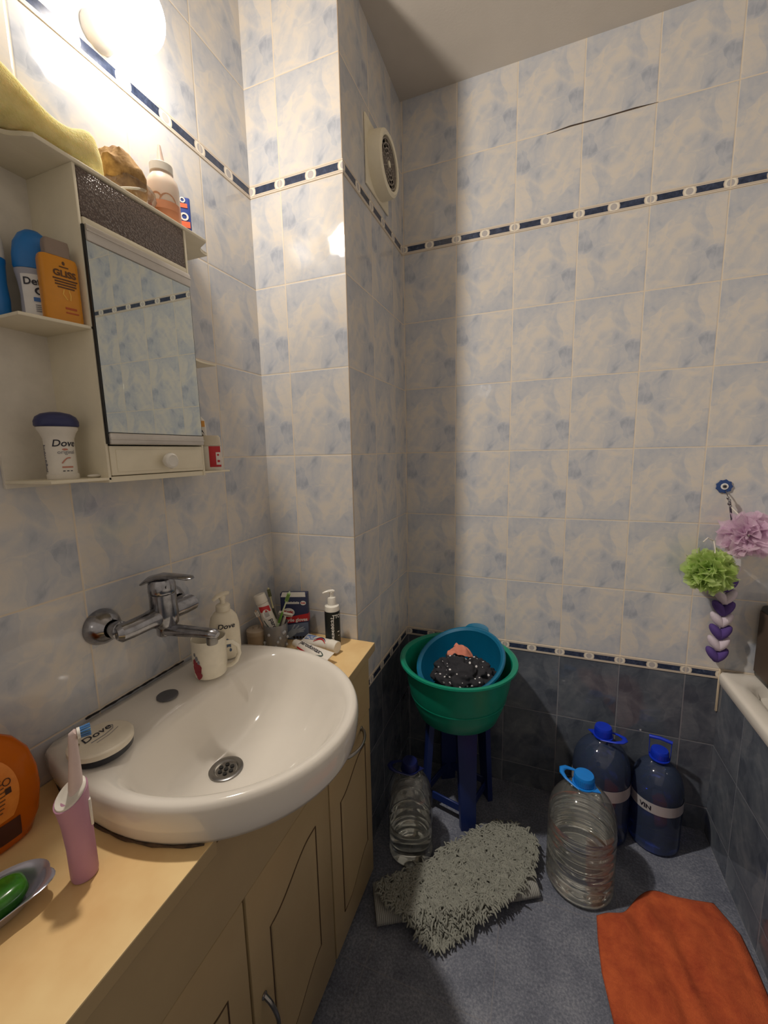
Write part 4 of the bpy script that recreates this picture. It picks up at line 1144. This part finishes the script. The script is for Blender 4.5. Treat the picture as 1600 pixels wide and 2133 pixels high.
b = MB()
for k in range(12):
    v = 0.062+0.006*k
    wv = 0.050*math.sqrt(max(0.05, 1-((k/12-0.4)/0.75)**2))
    b.grid(lambda s, t: obf(-wv*0.4+(wv*1.2)*s, v+0.0016*t+0.008*(0.3+0.6*s), 0.0018), 10, 1)
b.build('small_print', M_brownink, og)
b = MB(); b.grid(lambda s, t: obf(0.040+0.008*s, 0.094+0.009*t, 0.002), 2, 1); b.tube([obf(0.044+0.005*math.cos(2*PI*i/12), 0.112+0.005*math.sin(2*PI*i/12), 0.002) for i in range(13)], 0.0006, 6); b.build('hazard_print', pm('dark brown print', (60, 30, 16), 0.5), og)
b = MB()
b.grid(lambda s, t: obf(-0.055+0.11*s, 0.016+0.034*t, 0.0012), 14, 4); b.build('dark_label_foot', pm('dark maroon label', (70, 24, 22), 0.4), og)

# soap dish with green soap
SDX, SDY, SDR = 0.185, -0.672, 1.36
sd = thing('soap_dish', 'shallow grey metal dish with pale flared rim on the worktop', 'soap dish', (SDX, SDY, ZW), SDR)
def dish(k, z, n=48, tip=0.0):
    R = []
    for j in range(n):
        a = 2*PI*j/n
        x = 0.054*k*math.cos(a); y = 0.036*k*math.sin(a)
        if tip: x += tip*max(0, math.cos(a+0.8)-0.86)/0.14; y -= 0.5*tip*max(0, math.cos(a+0.8)-0.86)/0.14
        R.append((x, y, z))
    return R
b = MB()
b.loft([dish(0.45, 0.0), dish(0.65, 0.002), dish(0.88, 0.012), dish(1.0, 0.021), dish(1.06, 0.0245, tip=0.004), dish(1.11, 0.0255, tip=0.010), dish(1.115, 0.0265, tip=0.0105), dish(1.10, 0.0272, tip=0.009), dish(1.06, 0.0262, tip=0.004), dish(0.99, 0.0235), dish(0.86, 0.0135), dish(0.62, 0.004), dish(0.4, 0.0025)])
b.build('dish_body', pm('pale lavender metal', (186, 184, 198), 0.25, 0.75), sd)
gs = MB()
gs.loft([sq(0.024, 0.015, 0.0, 0.7), sq(0.033, 0.021, 0.006, 0.7), sq(0.038, 0.025, 0.016, 0.7), sq(0.036, 0.023, 0.026, 0.7), sq(0.028, 0.015, 0.031, 0.7)])
g_ = gs.build('soap_bar', pm('green translucent soap', (60, 128, 32), 0.2, rgb2=(24, 78, 16), scale=40, sss=0.15), ang=70)
g_.location = (SDX, SDY-0.002, ZW+0.0052); g_.rotation_euler = (0, 0, SDR)
tag(g_, 'green bar of soap lying in the pale rimmed dish', 'soap')

# ================================================================== hanging puffs and hook on back wall
ey = thing('wall_hook', 'blue flower eye bead hook with silver chain on the back wall', 'hook', (1.362, YB, 1.238))
RY = Matrix.Rotation(PI/2, 4, 'X')     # local z -> -y
b = MB()
n_ = 72
fl = [((0.0205+0.0022*math.cos(9*2*PI*j/n_))*math.cos(2*PI*j/n_), (0.0205+0.0022*math.cos(9*2*PI*j/n_))*math.sin(2*PI*j/n_)) for j in range(n_)]
b.prism(fl, 0.001, 0.006, RY, 0.001); b.build('flower_disc', pm('cobalt glass', (44, 74, 132), 0.2), ey)
MB().lathe([(0, 0.006), (0.010, 0.006), (0.010, 0.0075), (0, 0.008)], 28, M=RY).build('white_ring', M_wprint, ey)
MB().lathe([(0, 0.0078), (0.0055, 0.0078), (0.0055, 0.0088), (0, 0.009)], 24, M=RY).build('iris', pm('pupil grey', (90, 92, 100), 0.3), ey)
MB().lathe([(0, 0.0088), (0.0025, 0.0088), (0.0025, 0.0096), (0, 0.0098)], 18, M=RY).build('pupil', M_black, ey)
b = MB(); b.tube([(0.004, -0.006, -0.014), (0.005, -0.016, -0.022), (0.005, -0.026, -0.035), (0.007, -0.030, -0.048), (0.010, -0.026, -0.056)], 0.0018, 8)
for k in range(4): b.ball((0.004+0.003*(k % 2)+0.002*k, -0.028, -0.034-0.009*k), (0.004, 0.003, 0.0055), 12, 8)
b.build('chain', M_chrome, ey)

def net_mat(name, rgb, rgb2, alpha):
    t = NT(name)
    c = t.ramp(t.noise(t.pos(), 30.0, 3.0), [(0.3, lin(rgb)), (0.7, lin(rgb2))])
    df_ = t.n('ShaderNodeBsdfDiffuse'); tl_ = t.n('ShaderNodeBsdfTranslucent'); tr_ = t.n('ShaderNodeBsdfTransparent')
    t.l(c, df_.inputs[0]); t.l(c, tl_.inputs[0])
    m0 = t.n('ShaderNodeMixShader'); m0.inputs[0].default_value = 0.45
    t.l(df_.outputs[0], m0.inputs[1]); t.l(tl_.outputs[0], m0.inputs[2])
    m1 = t.n('ShaderNodeMixShader')
    wv = t.noise(t.pos(), 500.0, 1.0)
    t.l(t.math('ADD', t.math('MULTIPLY', wv, 0.3), 0.15*alpha), m1.inputs[0])
    t.l(m0.outputs[0], m1.inputs[1]); t.l(tr_.outputs[0], m1.inputs[2])
    t.l(m1.outputs[0], t.out.inputs[0])
    return t.m
def puff(center, R, mat, name, label, seed, petals, fine, loop, floor_y=None, sq_=(1, 1, 1)):
    rnd = random.Random(seed)
    o = thing(name, label, 'bath puff', center, group='bath puffs on the wall')
    b = MB()
    for k in range(petals):
        v = Vector((rnd.gauss(0, 1), rnd.gauss(0, 1), rnd.gauss(0, 1))).normalized()
        a = v.orthogonal().normalized(); c = v.cross(a)
        Rk = R*(0.72+0.34*rnd.random()); wd = 0.55+0.35*rnd.random(); ph = rnd.random()*6
        nf = fine
        amp = 0.16+0.12*rnd.random()
        def fn(s, t):
            ang = (s-0.5)*2*wd*1.3
            rr = Rk*(0.12+0.88*t)
            d_ = v*math.cos(ang) + a*math.sin(ang)
            rip = amp*R*t*t*math.sin(nf*s*PI*2+ph) + 0.10*R*t*math.sin(nf*2.3*s*PI*2+ph*2)
            p = d_*rr*(1+0.10*math.sin(nf*1.7*s*PI*2+ph*3)*t) + c*rip - v*0.18*R*t*t
            p = Vector((p.x*sq_[0], p.y*sq_[1], p.z*sq_[2]))
            if floor_y is not None: p.y = min(p.y, floor_y - 0.002*rnd.random())
            return p
        b.grid(fn, 22, 7)
    b.build('mesh_ruffles', mat, o, ang=180, fix=False)
    b = MB(); b.tube(loop, 0.002, 8); b.build('cord', M_white, o)
    return o
puff((1.408, YB-0.080, 1.098), 0.082, net_mat('pink bath netting', (246, 226, 240), (232, 200, 226), 1.0), 'bath_puff', 'pale pink mesh bath puff hanging from the flower hook', 21, 46, 2.2,
     [(-0.036, 0.062, 0.10), (-0.030, 0.05, 0.075), (-0.012, 0.03, 0.05), (0, 0, 0)], 0.076)
puff((1.318, YB-0.088, 0.980), 0.078, net_mat('lime bath netting', (218, 238, 166), (198, 226, 128), 1.0), 'bath_puff', 'lime green mesh bath puff hanging left of the pink one', 5, 70, 3.4,
     [(-0.014, 0.03, 0.086), (0.0, 0.04, 0.098), (0.018, 0.045, 0.088), (0.02, 0.03, 0.06), (0.0, 0, 0)], 0.084)
sc = thing('braided_scrubber', 'purple and white braided back scrubber hanging below the puffs', 'bath scrubber', (1.376, YB-0.034, 0.665))
M_pur = pm('deep purple netting', (84, 62, 132), 0.85, bump=0.6, bscale=260)
M_offw = pm('off white netting', (206, 194, 206), 0.85, bump=0.6, bscale=260)
for k in range(8):
    z_ = 0.022 + 0.040*k
    b = MB()
    for q in (-1, 1):
        Mx = Matrix.Translation((q*0.010+0.0010*k, -0.002*(k % 3), z_)) @ Matrix.Rotation(q*0.62, 4, 'Y')
        b.ball((0, 0, 0), (0.0140, 0.018, 0.030), 18, 12, Mx)
    b.build('purple_strand' if k % 2 == 0 else 'white_strand', M_pur if k % 2 == 0 else M_offw, sc)
b = MB(); b.tube([(0.010, 0, 0.315), (0.013, 0.004, 0.37), (0.011, 0.006, 0.44), (0.0, 0.006, 0.50), (-0.004, 0.01, 0.535)], 0.003, 8); b.build('cord', pm('dark cord', (60, 50, 66), 0.8), sc)

# ================================================================== bathtub
XT0 = 1.405
tub = thing('bathtub', 'white bathtub rim above a blue tiled apron at the right edge', 'bathtub', (0, 0, 0))
MB().box((XT0, YF+0.3, 0), (XT0+0.04, YB-0.001, 0.578)).build('tiled_apron', tile_mat('tiles on tub apron', 1, 0.51, dark=True), tub, smooth=False)
b = MB()
def rect(x0, y0, x1, y1, r, z, n=8):
    P = []
    for (cx_, cy_, a0) in ((x1-r, y1-r, 0), (x0+r, y1-r, PI/2), (x0+r, y0+r, PI), (x1-r, y0+r, 1.5*PI)):
        for i in range(n+1):
            a = a0+PI/2*i/n
            P.append((cx_+r*math.cos(a), cy_+r*math.sin(a), z))
    return P
x0, y0, x1, y1 = XT0-0.012, YF+0.25, XR-0.002, YB-0.003
b.loft([rect(x0+0.004, y0+0.004, x1, y1, 0.02, 0.580), rect(x0, y0, x1, y1, 0.025, 0.586), rect(x0, y0, x1, y1, 0.025, 0.610), rect(x0+0.004, y0+0.004, x1-0.002, y1-0.002, 0.025, 0.618), rect(x0+0.012, y0+0.012, x1-0.006, y1-0.006, 0.03, 0.621),
        rect(x0+0.045, y0+0.045, x1-0.03, y1-0.04, 0.06, 0.6185), rect(x0+0.058, y0+0.058, x1-0.04, y1-0.052, 0.07, 0.609), rect(x0+0.075, y0+0.075, x1-0.06, y1-0.075, 0.09, 0.50), rect(x0+0.11, y0+0.16, x1-0.09, y1-0.14, 0.12, 0.22), rect(x0+0.16, y0+0.24, x1-0.14, y1-0.22, 0.12, 0.19)])
b.build('tub_shell', M_ceram, tub, ang=75)
bxx = thing('dark_case', 'black box with brown side and white bar on the tub corner', 'box', (1.545, YB-0.065, 0.6215))
MB().box((-0.062, -0.055, 0.0), (0.10, 0.055, 0.245), 0.014, 3).build('case', pm('black glossy case', (16, 17, 16), 0.25), bxx)
MB().box((-0.0645, -0.045, 0.022), (-0.060, 0.045, 0.226), 0.002).build('side_panel', pm('brown side', (78, 62, 50), 0.5), bxx)
MB().box((-0.050, -0.0585, 0.214), (0.09, -0.054, 0.229), 0.002).build('front_bar', M_white, bxx)
tag(MB().box((1.560, YB-0.22, 0.619), (1.66, YB-0.13, 0.668), 0.016, 3).build('grey_caddy', pm('grey caddy plastic', (150, 148, 146), 0.35)), 'rounded grey plastic piece in front of the black box', 'caddy')

# ================================================================== stool, tubs, laundry
st = thing('plastic_stool', 'dark blue plastic stool under the green washtub', 'stool', (0.552, 0.515, 0), 0.0)
M_stool = pm('dark blue plastic', (24, 42, 100), 0.4)
c0 = [(0.058, -0.095), (0.108, 0.075), (-0.062, 0.118), (-0.118, -0.052)]     # feet, going round
tops = [(x*0.80, y*0.80) for x, y in c0]
b = MB(); SX = [(x*1.12, y*1.12) for x, y in tops]
b.prism(SX, 0.405, 0.4385, None, 0.008); b.build('seat', M_stool, st)
for (fx_, fy_), (tx, ty_) in zip(c0, tops):
    ang = math.atan2(fy_, fx_)
    b = MB()
    R = []
    for t in (0, 0.5, 1):
        x, y, z = fx_+(tx-fx_)*t, fy_+(ty_-fy_)*t, 0.001+0.404*t
        wd, th = 0.028+0.010*t, 0.012
        ca, sa = math.cos(ang), math.sin(ang)
        R.append([(x+ca*p-sa*q, y+sa*p+ca*q, z) for p, q in ((-th, -wd), (th*0.6, -wd), (th, 0), (th*0.6, wd), (-th, wd))])
    b.loft(R); b.build('leg', M_stool, st, ang=30)
for k in range(4):
    (xa, ya), (xb, yb) = c0[k], c0[(k+1) % 4]
    b = MB()
    d_ = Vector((xb-xa, yb-ya, 0)); L = d_.length; an = math.atan2(d_.y, d_.x)
    Mx = Matrix.Translation((xa*0.97, ya*0.97, 0.05)) @ Matrix.Rotation(an, 4, 'Z')
    b.box((0.012, -0.004, 0), (L*0.97-0.012, 0.004, 0.03), 0.002, 1, Mx); b.build('crossbar', M_stool, st)

gw = thing('washtub', 'green round washtub standing on the blue stool', 'washtub', (0.563, 0.456, 0.4395))
M_gr = pm('green plastic', (14, 140, 112), 0.32, var=0.04)
MB().lathe([(0, 0), (0.135, 0), (0.142, 0.004), (0.160, 0.05), (0.178, 0.12), (0.188, 0.185), (0.190, 0.192), (0.2, 0.194), (0.2055, 0.198), (0.2045, 0.204), (0.197, 0.206), (0.186, 0.2), (0.182, 0.188), (0.174, 0.12), (0.155, 0.05), (0.138, 0.008), (0, 0.005)], 72).build('tub_body', M_gr, gw)
MB().lathe([(0.1685, 0.075), (0.1695, 0.078), (0.1690, 0.081)], 72, cap0=False, cap1=False).build('rib', M_gr, gw)

bw0 = thing('blue_bowl', 'teal blue plastic bowl tilted inside the green washtub', 'bowl', (0.596, 0.498, 0.514), rot=(0.36, -0.20, 0))
bw0.scale = (1.06, 1.06, 1.06)
M_bl = pm('teal blue plastic', (10, 104, 142), 0.32, var=0.04)
MB().lathe([(0, 0), (0.095, 0), (0.10, 0.004), (0.120, 0.05), (0.136, 0.115), (0.138, 0.121), (0.146, 0.123), (0.150, 0.127), (0.148, 0.132), (0.142, 0.133), (0.134, 0.127), (0.132, 0.115), (0.116, 0.05), (0.097, 0.008), (0, 0.005)], 64).build('bowl_body', M_bl, bw0)
b = MB()
for q in (1,):
    pts = [(0.150*math.cos(a), 0.150*math.sin(a), 0.128) for a in [PI/2-0.30+0.6*i/10-0.35 for i in range(11)]]
    V = []
    for i, p in enumerate(pts):
        e = math.sin(PI*i/10)**0.5
        f_ = 1+0.13*e
        V.append([(p[0]*0.985, p[1]*0.985, p[2]-0.002), (p[0]*f_, p[1]*f_, p[2]), (p[0]*f_, p[1]*f_, p[2]+0.004), (p[0]*0.985, p[1]*0.985, p[2]+0.005)])
    b.loft(V)
b.build('grip_tab', M_bl, bw0)

td = NT('black polka dot cotton')
pd_ = td.pos()
vd = td.n('ShaderNodeTexVoronoi'); vd.inputs['Scale'].default_value = 52.0; vd.inputs['Randomness'].default_value = 0.55
td.l(pd_, vd.inputs['Vector'])
dots = td.math('LESS_THAN', vd.outputs['Distance'], 0.2)
base = td.ramp(td.noise(pd_, 40.0), [(0.3, lin((44, 44, 50))), (0.7, lin((34, 34, 40)))])
td.l(td.mix(dots, base, lin((214, 212, 214))), td.b.inputs['Base Color']); td.b.inputs['Roughness'].default_value = 0.9
b = MB()
def lump(R, ctr, seedv, amp, b, nu=60, nv=30, zf=0.6):
    def fn(s, t):
        a = 2*PI*s; e = PI*t
        d_ = Vector((math.sin(e)*math.cos(a), math.sin(e)*math.sin(a), math.cos(e)))
        n1 = noise.noise(d_*1.6+seedv); n2 = noise.noise(d_*3.4+seedv*2)
        w3 = d_ + 0.35*Vector((noise.noise(d_*2+seedv), noise.noise(d_*2-seedv), 0))
        fold = abs(math.sin(6*w3.x+3*w3.y+3.5*n1)) * 0.20 + abs(math.sin(4*w3.y-5*w3.x+4*n2))*0.16 - 0.16
        r = 1+amp*(0.5*n1+0.25*n2)+fold
        return Vector(ctr)+Vector((d_.x*R[0]*r, d_.y*R[1]*r, d_.z*R[2]*r))
    b.grid(fn, nu, nv)
lump((0.098, 0.078, 0.058), (0, 0, 0), Vector((1.3, 4.1, 2.2)), 0.45, b, 90, 45)
dg2 = b.build('dark_garment', td.m, ang=180)
dg2.location = (0.590, 0.428, 0.592)
tag(dg2, 'crumpled black polka dot garment lying in the blue bowl', 'clothing')
b = MB()
def pk(s, t):
    x, y = (s-0.5)*0.085*(0.8+0.3*math.sin(t*5)), (t-0.5)*0.05+0.012*math.sin(s*7)
    return Vector((x, y, 0.006*math.sin(x*110)*math.cos(y*90)+0.016*noise.noise(Vector((x*40, y*40, 3)))-8*x*x))
b.grid(pk, 24, 18)
pkc = b.build('pink_cloth', pm('salmon cloth', (214, 134, 112), 0.85, var=0.1), ang=180)
mod = pkc.modifiers.new('thick', 'SOLIDIFY'); mod.thickness = 0.002
pkc.location = (0.572, 0.462, 0.668); pkc.rotation_euler = (0.25, 0.1, 0.3)
tag(pkc, 'small salmon pink cloth on top of the polka dot garment', 'cloth')

# ================================================================== water jugs
def jug(label, loc, H, r, plast, water, fill, capm, rz, ribs, band, group='big water jugs on the floor', up=False):
    o = thing('water_jug', label, 'water jug', loc, rz, group)
    zb = H*0.80
    def prof_r(z):
        t = z/H
        if t < 0.03: return r*(0.86+0.14*(t/0.03)**0.5)
        if t < 0.60: return r*(1 + (0.010*math.cos(2*PI*(t-0.03)/0.57*ribs) if ribs else 0))
        if t < 0.88:
            u = (t-0.60)/0.28
            return r*(1-0.02*u)*math.sqrt(max(0.0, 1-(u*0.955)**2.2)) + 0.0
        return r*0.27
    zs = [0.002+H*0.88*i/70 for i in range(71)]
    prof = [(prof_r(z), z) for z in zs]
    neck = max(0.021, r*0.24)
    prof = [(max(p[0], neck), p[1]) for p in prof] + [(neck, H*0.925)]
    MB().lathe([(0.0, 0.012), (r*0.5, 0.010), (r*0.78, 0.002)] + prof, 56, cap1=False, cap0=False).build('jug_shell', plast, o, ang=60)
    wp = [(max(0.001, q-0.0022), z) for q, z in prof if z <= fill*H]
    MB().lathe([(0.0005, 0.0135), (r*0.5, 0.0115), (r*0.78, 0.0042)] + wp + [(0.0005, fill*H+0.0005)], 56).build('water', water, o, ang=60)
    MB().lathe([(neck+0.003, H*0.905), (neck+0.0095, H*0.908), (neck+0.0095, H*0.918), (neck+0.004, H*0.92)], 36, cap0=True, cap1=True).build('neck_collar', capm, o)
    b = MB(); b.lathe([(neck+0.004, H*0.921), (neck+0.0052, H*0.924), (neck+0.0052, H*0.985), (neck+0.003, H), (0, H)], 36)
    for k in range(36):
        a = 2*PI*k/36
        b.box((neck+0.0045, -0.0007, H*0.93), (neck+0.0060, 0.0007, H*0.98), M=Matrix.Rotation(a, 4, 'Z'))
    b.build('cap', capm, o)
    b = MB()
    q = neck+0.009
    L = 0.062
    if up:
        b.tube([(q, 0, H*0.913), (q*1.02, 0.004, H*0.97), (q*1.05, 0.01, H+0.030)], 0.0022, 8, flat=0.5); b.tube([(-q, 0, H*0.913), (-q*1.02, 0.004, H*0.97), (-q*1.05, 0.01, H+0.030)], 0.0022, 8, flat=0.5)
        b.tube([(q*1.1, 0.01, H+0.030), (0, 0.010, H+0.034), (-q*1.1, 0.01, H+0.030)], 0.0058, 10)
    else:
        b.tube([(0, q, H*0.913), (-0.012, q*0.98, H*0.918), (-L*0.7, q*0.8, H*0.93), (-L, q*0.45, H*0.938), (-L-0.006, 0, H*0.941), (-L, -q*0.45, H*0.938), (-L*0.7, -q*0.8, H*0.93), (-0.012, -q*0.98, H*0.918), (0, -q, H*0.913)],
               [0.003, 0.004, 0.005, 0.0075, 0.009, 0.0075, 0.005, 0.004, 0.003], 12, flat=0.6)
        b.prism([(q*0.4, -q*0.8), (q+0.018, 0), (q*0.4, q*0.8)], H*0.910, H*0.916)
    b.build('carry_handle', capm, o)
    if band:
        b = MB()
        b.lathe([(prof_r(H*band[0])+0.0012, H*band[0]), (prof_r(H*band[1])+0.0012, H*band[1])], 56, cap0=False, cap1=False)
        b.build('label_band', clear_mat('milky label film', (0.62, 0.62, 0.64, 1), 0.3, 0.35), o)
        rr = prof_r(H*(band[0]+band[1])/2)+0.0016
        fnl = on_cyl(rr, rr, -0.028, H*band[0]+0.010, 0.0008)
        V, F = text_geo('VIN', 0.022, 0.0006)
        bb2 = MB(); bb2.raw([fnl(v.x, v.y) for v in V], F); bb2.build('lettering', M_ink, o, smooth=False, fix=False)
    return o
P_clear = clear_mat('clear jug plastic', (0.96, 0.97, 0.95, 1), 0.06, 0.95)
P_blue = clear_mat('blue jug plastic', (0.30, 0.42, 0.74, 1), 0.06, 0.90)
W_clear = glassy('clear water', (248, 249, 246), 1.33, 0.0)
W_blue = glassy('bluish water', (84, 112, 180), 1.33, 0.0)
C_light = pm('bright blue cap', (22, 130, 222), 0.35)
C_blue = pm('royal blue cap', (20, 54, 196), 0.35)
C_dark = pm('dark blue cap', (18, 28, 84), 0.4)
jug('clear ribbed water jug with bright blue cap in front of the blue jugs', (0.972, 0.362, 0), 0.375, 0.098, P_clear, W_clear, 0.60, C_light, face_cam(0.972, 0.362)-0.35, 7, None)
jug('blue tinted water jug behind the clear jug with its handle folded down', (1.052, 0.588, 0), 0.40, 0.092, P_blue, W_blue, 0.66, C_blue, face_cam(1.058, 0.585)+PI-0.2, 0, (0.455, 0.56))
jug('slimmer blue tinted water jug nearest the bathtub with raised handle', (1.228, 0.604, 0), 0.345, 0.077, P_blue, W_blue, 0.60, C_blue, face_cam(1.226, 0.602), 0, (0.45, 0.555), up=True)
jug('clear water jug in the dark between the vanity and the stool', (0.436, 0.278, 0), 0.34, 0.075, P_clear, W_clear, 0.36, C_dark, face_cam(0.445, 0.268), 3, None)

# ================================================================== bath mat
M_pile = pm('grey chenille pile', (140, 141, 132), 0.9, var=0.14, scale=60)
M_back = pm('grey ribbed mat backing', (150, 150, 146), 0.85, bump=0.6, bscale=500)
mt = thing('bath_mat', 'grey shaggy bath mat folded over by the stool', 'bath mat', (0, 0, 0))
A = Vector((0.419, 0.004, 0)); Bv = Vector((0.858, 0.246, 0)); e1 = (Bv-A).normalized(); n1 = Vector((-e1.y, e1.x, 0)); Lf = (Bv-A).length
# backing: folded slab, front edge is the roll of the fold
tb = NT('ribbed grey mat backing')
ptb = tb.pos(); wv_ = tb.n('ShaderNodeTexWave'); wv_.inputs['Scale'].default_value = 55.0
mp_ = tb.n('ShaderNodeMapping'); mp_.inputs['Rotation'].default_value = (0, 0, -math.atan2(e1.y, e1.x)); tb.l(ptb, mp_.inputs[0]); tb.l(mp_.outputs[0], wv_.inputs['Vector'])
tb.l(tb.ramp(wv_.outputs['Fac'], [(0.0, lin((120, 120, 118))), (1.0, lin((166, 166, 160)))]), tb.b.inputs['Base Color']); tb.b.inputs['Roughness'].default_value = 0.9
tb.bump(wv_.outputs['Fac'], 0.7, 0.002)
b = MB()
secs = []
for i in range(25):
    s = i/24; base_ = A + e1*(Lf*s)
    dep = 0.115 + 0.085*s; th = 0.040+0.004*math.sin(s*7)
    prof = [(dep, 0.002), (0.03, 0.002), (0.012, 0.006), (0.002, 0.016), (0.002, 0.026), (0.012, 0.036), (0.03, th), (dep*0.6, th-0.004), (dep, th-0.012)]
    secs.append([base_ + n1*p + Vector((0, 0, q)) for p, q in prof])
b.loft(secs); b.build('folded_backing', tb.m, mt, ang=50)
poly = [(0.690, 0.450), (0.616, 0.356), (0.560, 0.296), (0.530, 0.220), (0.445, 0.150), (0.390, 0.095), (0.420, 0.056), (0.485, 0.040), (0.552, 0.018), (0.592, 0.014), (0.640, 0.052), (0.700, 0.118), (0.808, 0.226), (0.842, 0.330), (0.850, 0.405), (0.770, 0.452)]
def inside(x, y, P=poly):
    c = False; j = len(P)-1
    for i in range(len(P)):
        if (P[i][1] > y) != (P[j][1] > y) and x < (P[j][0]-P[i][0])*(y-P[i][1])/(P[j][1]-P[i][1])+P[i][0]: c = not c
        j = i
    return c
def mat_h(x, y):
    p = Vector((x, y, 0))-A; n_d = p.dot(n1); s = p.dot(e1)/Lf
    dep = 0.115+0.085*max(0, min(1, s))
    if n_d < 0.0: return 0.046 - 0.036*smoothstep(min(1, -n_d/0.06))
    if n_d < dep: return 0.046
    return max(0.014, 0.046-(n_d-dep)*0.45)
b = MB(); cpoly = [(0.61+(x-0.61)*0.97, 0.21+(y-0.21)*0.97) for x, y in poly]
gx0 = [0.36+0.02*i for i in range(26)]; gy0 = [-0.01+0.02*i for i in range(25)]
vs = {}
V, F = [], []
for i, x in enumerate(gx0):
    for j, y in enumerate(gy0):
        vs[i, j] = len(V); V.append((x, y, mat_h(x, y)))
for i in range(len(gx0)-1):
    for j in range(len(gy0)-1):
        if inside(gx0[i]+0.01, gy0[j]+0.01, cpoly): F.append((vs[i, j], vs[i+1, j], vs[i+1, j+1], vs[i, j+1]))
b.raw(V, F); bmesh.ops.delete(b.bm, geom=[v for v in b.bm.verts if not v.link_faces], context='VERTS')
bk = b.build('flap_backing', M_back, mt, fix=False); sm = bk.modifiers.new('thick', 'SOLIDIFY'); sm.thickness = 0.006; sm.offset = -1
b = MB(); rnd = random.Random(9); cnt = 0
while cnt < 4600:
    x, y = rnd.uniform(0.37, 0.86), rnd.uniform(-0.01, 0.46)
    if not inside(x, y): continue
    cnt += 1
    h = mat_h(x, y)
    a = rnd.gauss(-1.8, 1.3) + 2.0*noise.noise(Vector((x*14, y*14, 1)))
    L = rnd.uniform(0.014, 0.026); dx, dy_ = math.cos(a), math.sin(a)
    b.tube([(x, y, h-0.001), (x+dx*L*0.25, y+dy_*L*0.25, h+L*0.35), (x+dx*L*0.65, y+dy_*L*0.65, h+L*0.45), (x+dx*L, y+dy_*L, h+L*0.28)], [0.0028, 0.0032, 0.0029, 0.0014], 5)
pile = b.build('pile', M_pile, mt, ang=80, fix=False); pile['kind'] = 'stuff'

# ================================================================== orange towel on the floor
tw = NT('orange terry towel')
pt = tw.pos()
tw.l(tw.ramp(tw.noise(pt, 18.0, 5.0, 0.7, 0.3), [(0.3, lin((202, 96, 50))), (0.7, lin((160, 64, 34)))]), tw.b.inputs['Base Color'])
tw.b.inputs['Roughness'].default_value = 0.95
tw.bump(tw.noise(pt, 420.0, 3.0), 0.8, 0.003)
edge_l = [(1.012, 0.262), (1.008, 0.20), (1.008, 0.12), (1.022, 0.02), (1.035, -0.10), (1.05, -0.25), (1.06, -0.36)]
edge_r = [(1.345, 0.418), (1.385, 0.345), (1.39, 0.27), (1.39, 0.18), (1.39, 0.06), (1.388, -0.12), (1.385, -0.34)]
def lerp_path(P, t):
    q = t*(len(P)-1); i = min(int(q), len(P)-2); f = q-i
    return P[i][0]+(P[i+1][0]-P[i][0])*f, P[i][1]+(P[i+1][1]-P[i][1])*f
b = MB()
def twf(s, t):
    (xa, ya), (xb, yb) = lerp_path(edge_l, t), lerp_path(edge_r, t)
    x, y = xa+(xb-xa)*s, ya+(yb-ya)*s
    if t < 0.25:     # wavy upper hem
        k = 1-t/0.25
        y += k*(0.030*math.sin(s*PI*1.0) - 0.020*math.exp(-((s-0.22)/0.10)**2) + 0.026*math.exp(-((s-0.5)/0.16)**2))
    v = Vector((x*7, y*4, 0.4))
    h = 0.010*abs(noise.noise(v*1.3)) + 0.009*abs(math.sin((x+0.22*y)*24+2.4*noise.noise(v)))**2 + 0.003*noise.noise(v*6)
    edge = min(1, s/0.06, (1-s)/0.06, t/0.04, (1-t)/0.04)
    return Vector((x, y, 0.0035 + (0.005+h)*max(0, edge)**0.6))
b.grid(twf, 70, 90)
two = b.build('towel', tw.m, ang=180)
sm = two.modifiers.new('thick', 'SOLIDIFY'); sm.thickness = 0.003; sm.offset = -1
tag(two, 'orange terry towel spread on the floor beside the tub', 'towel')
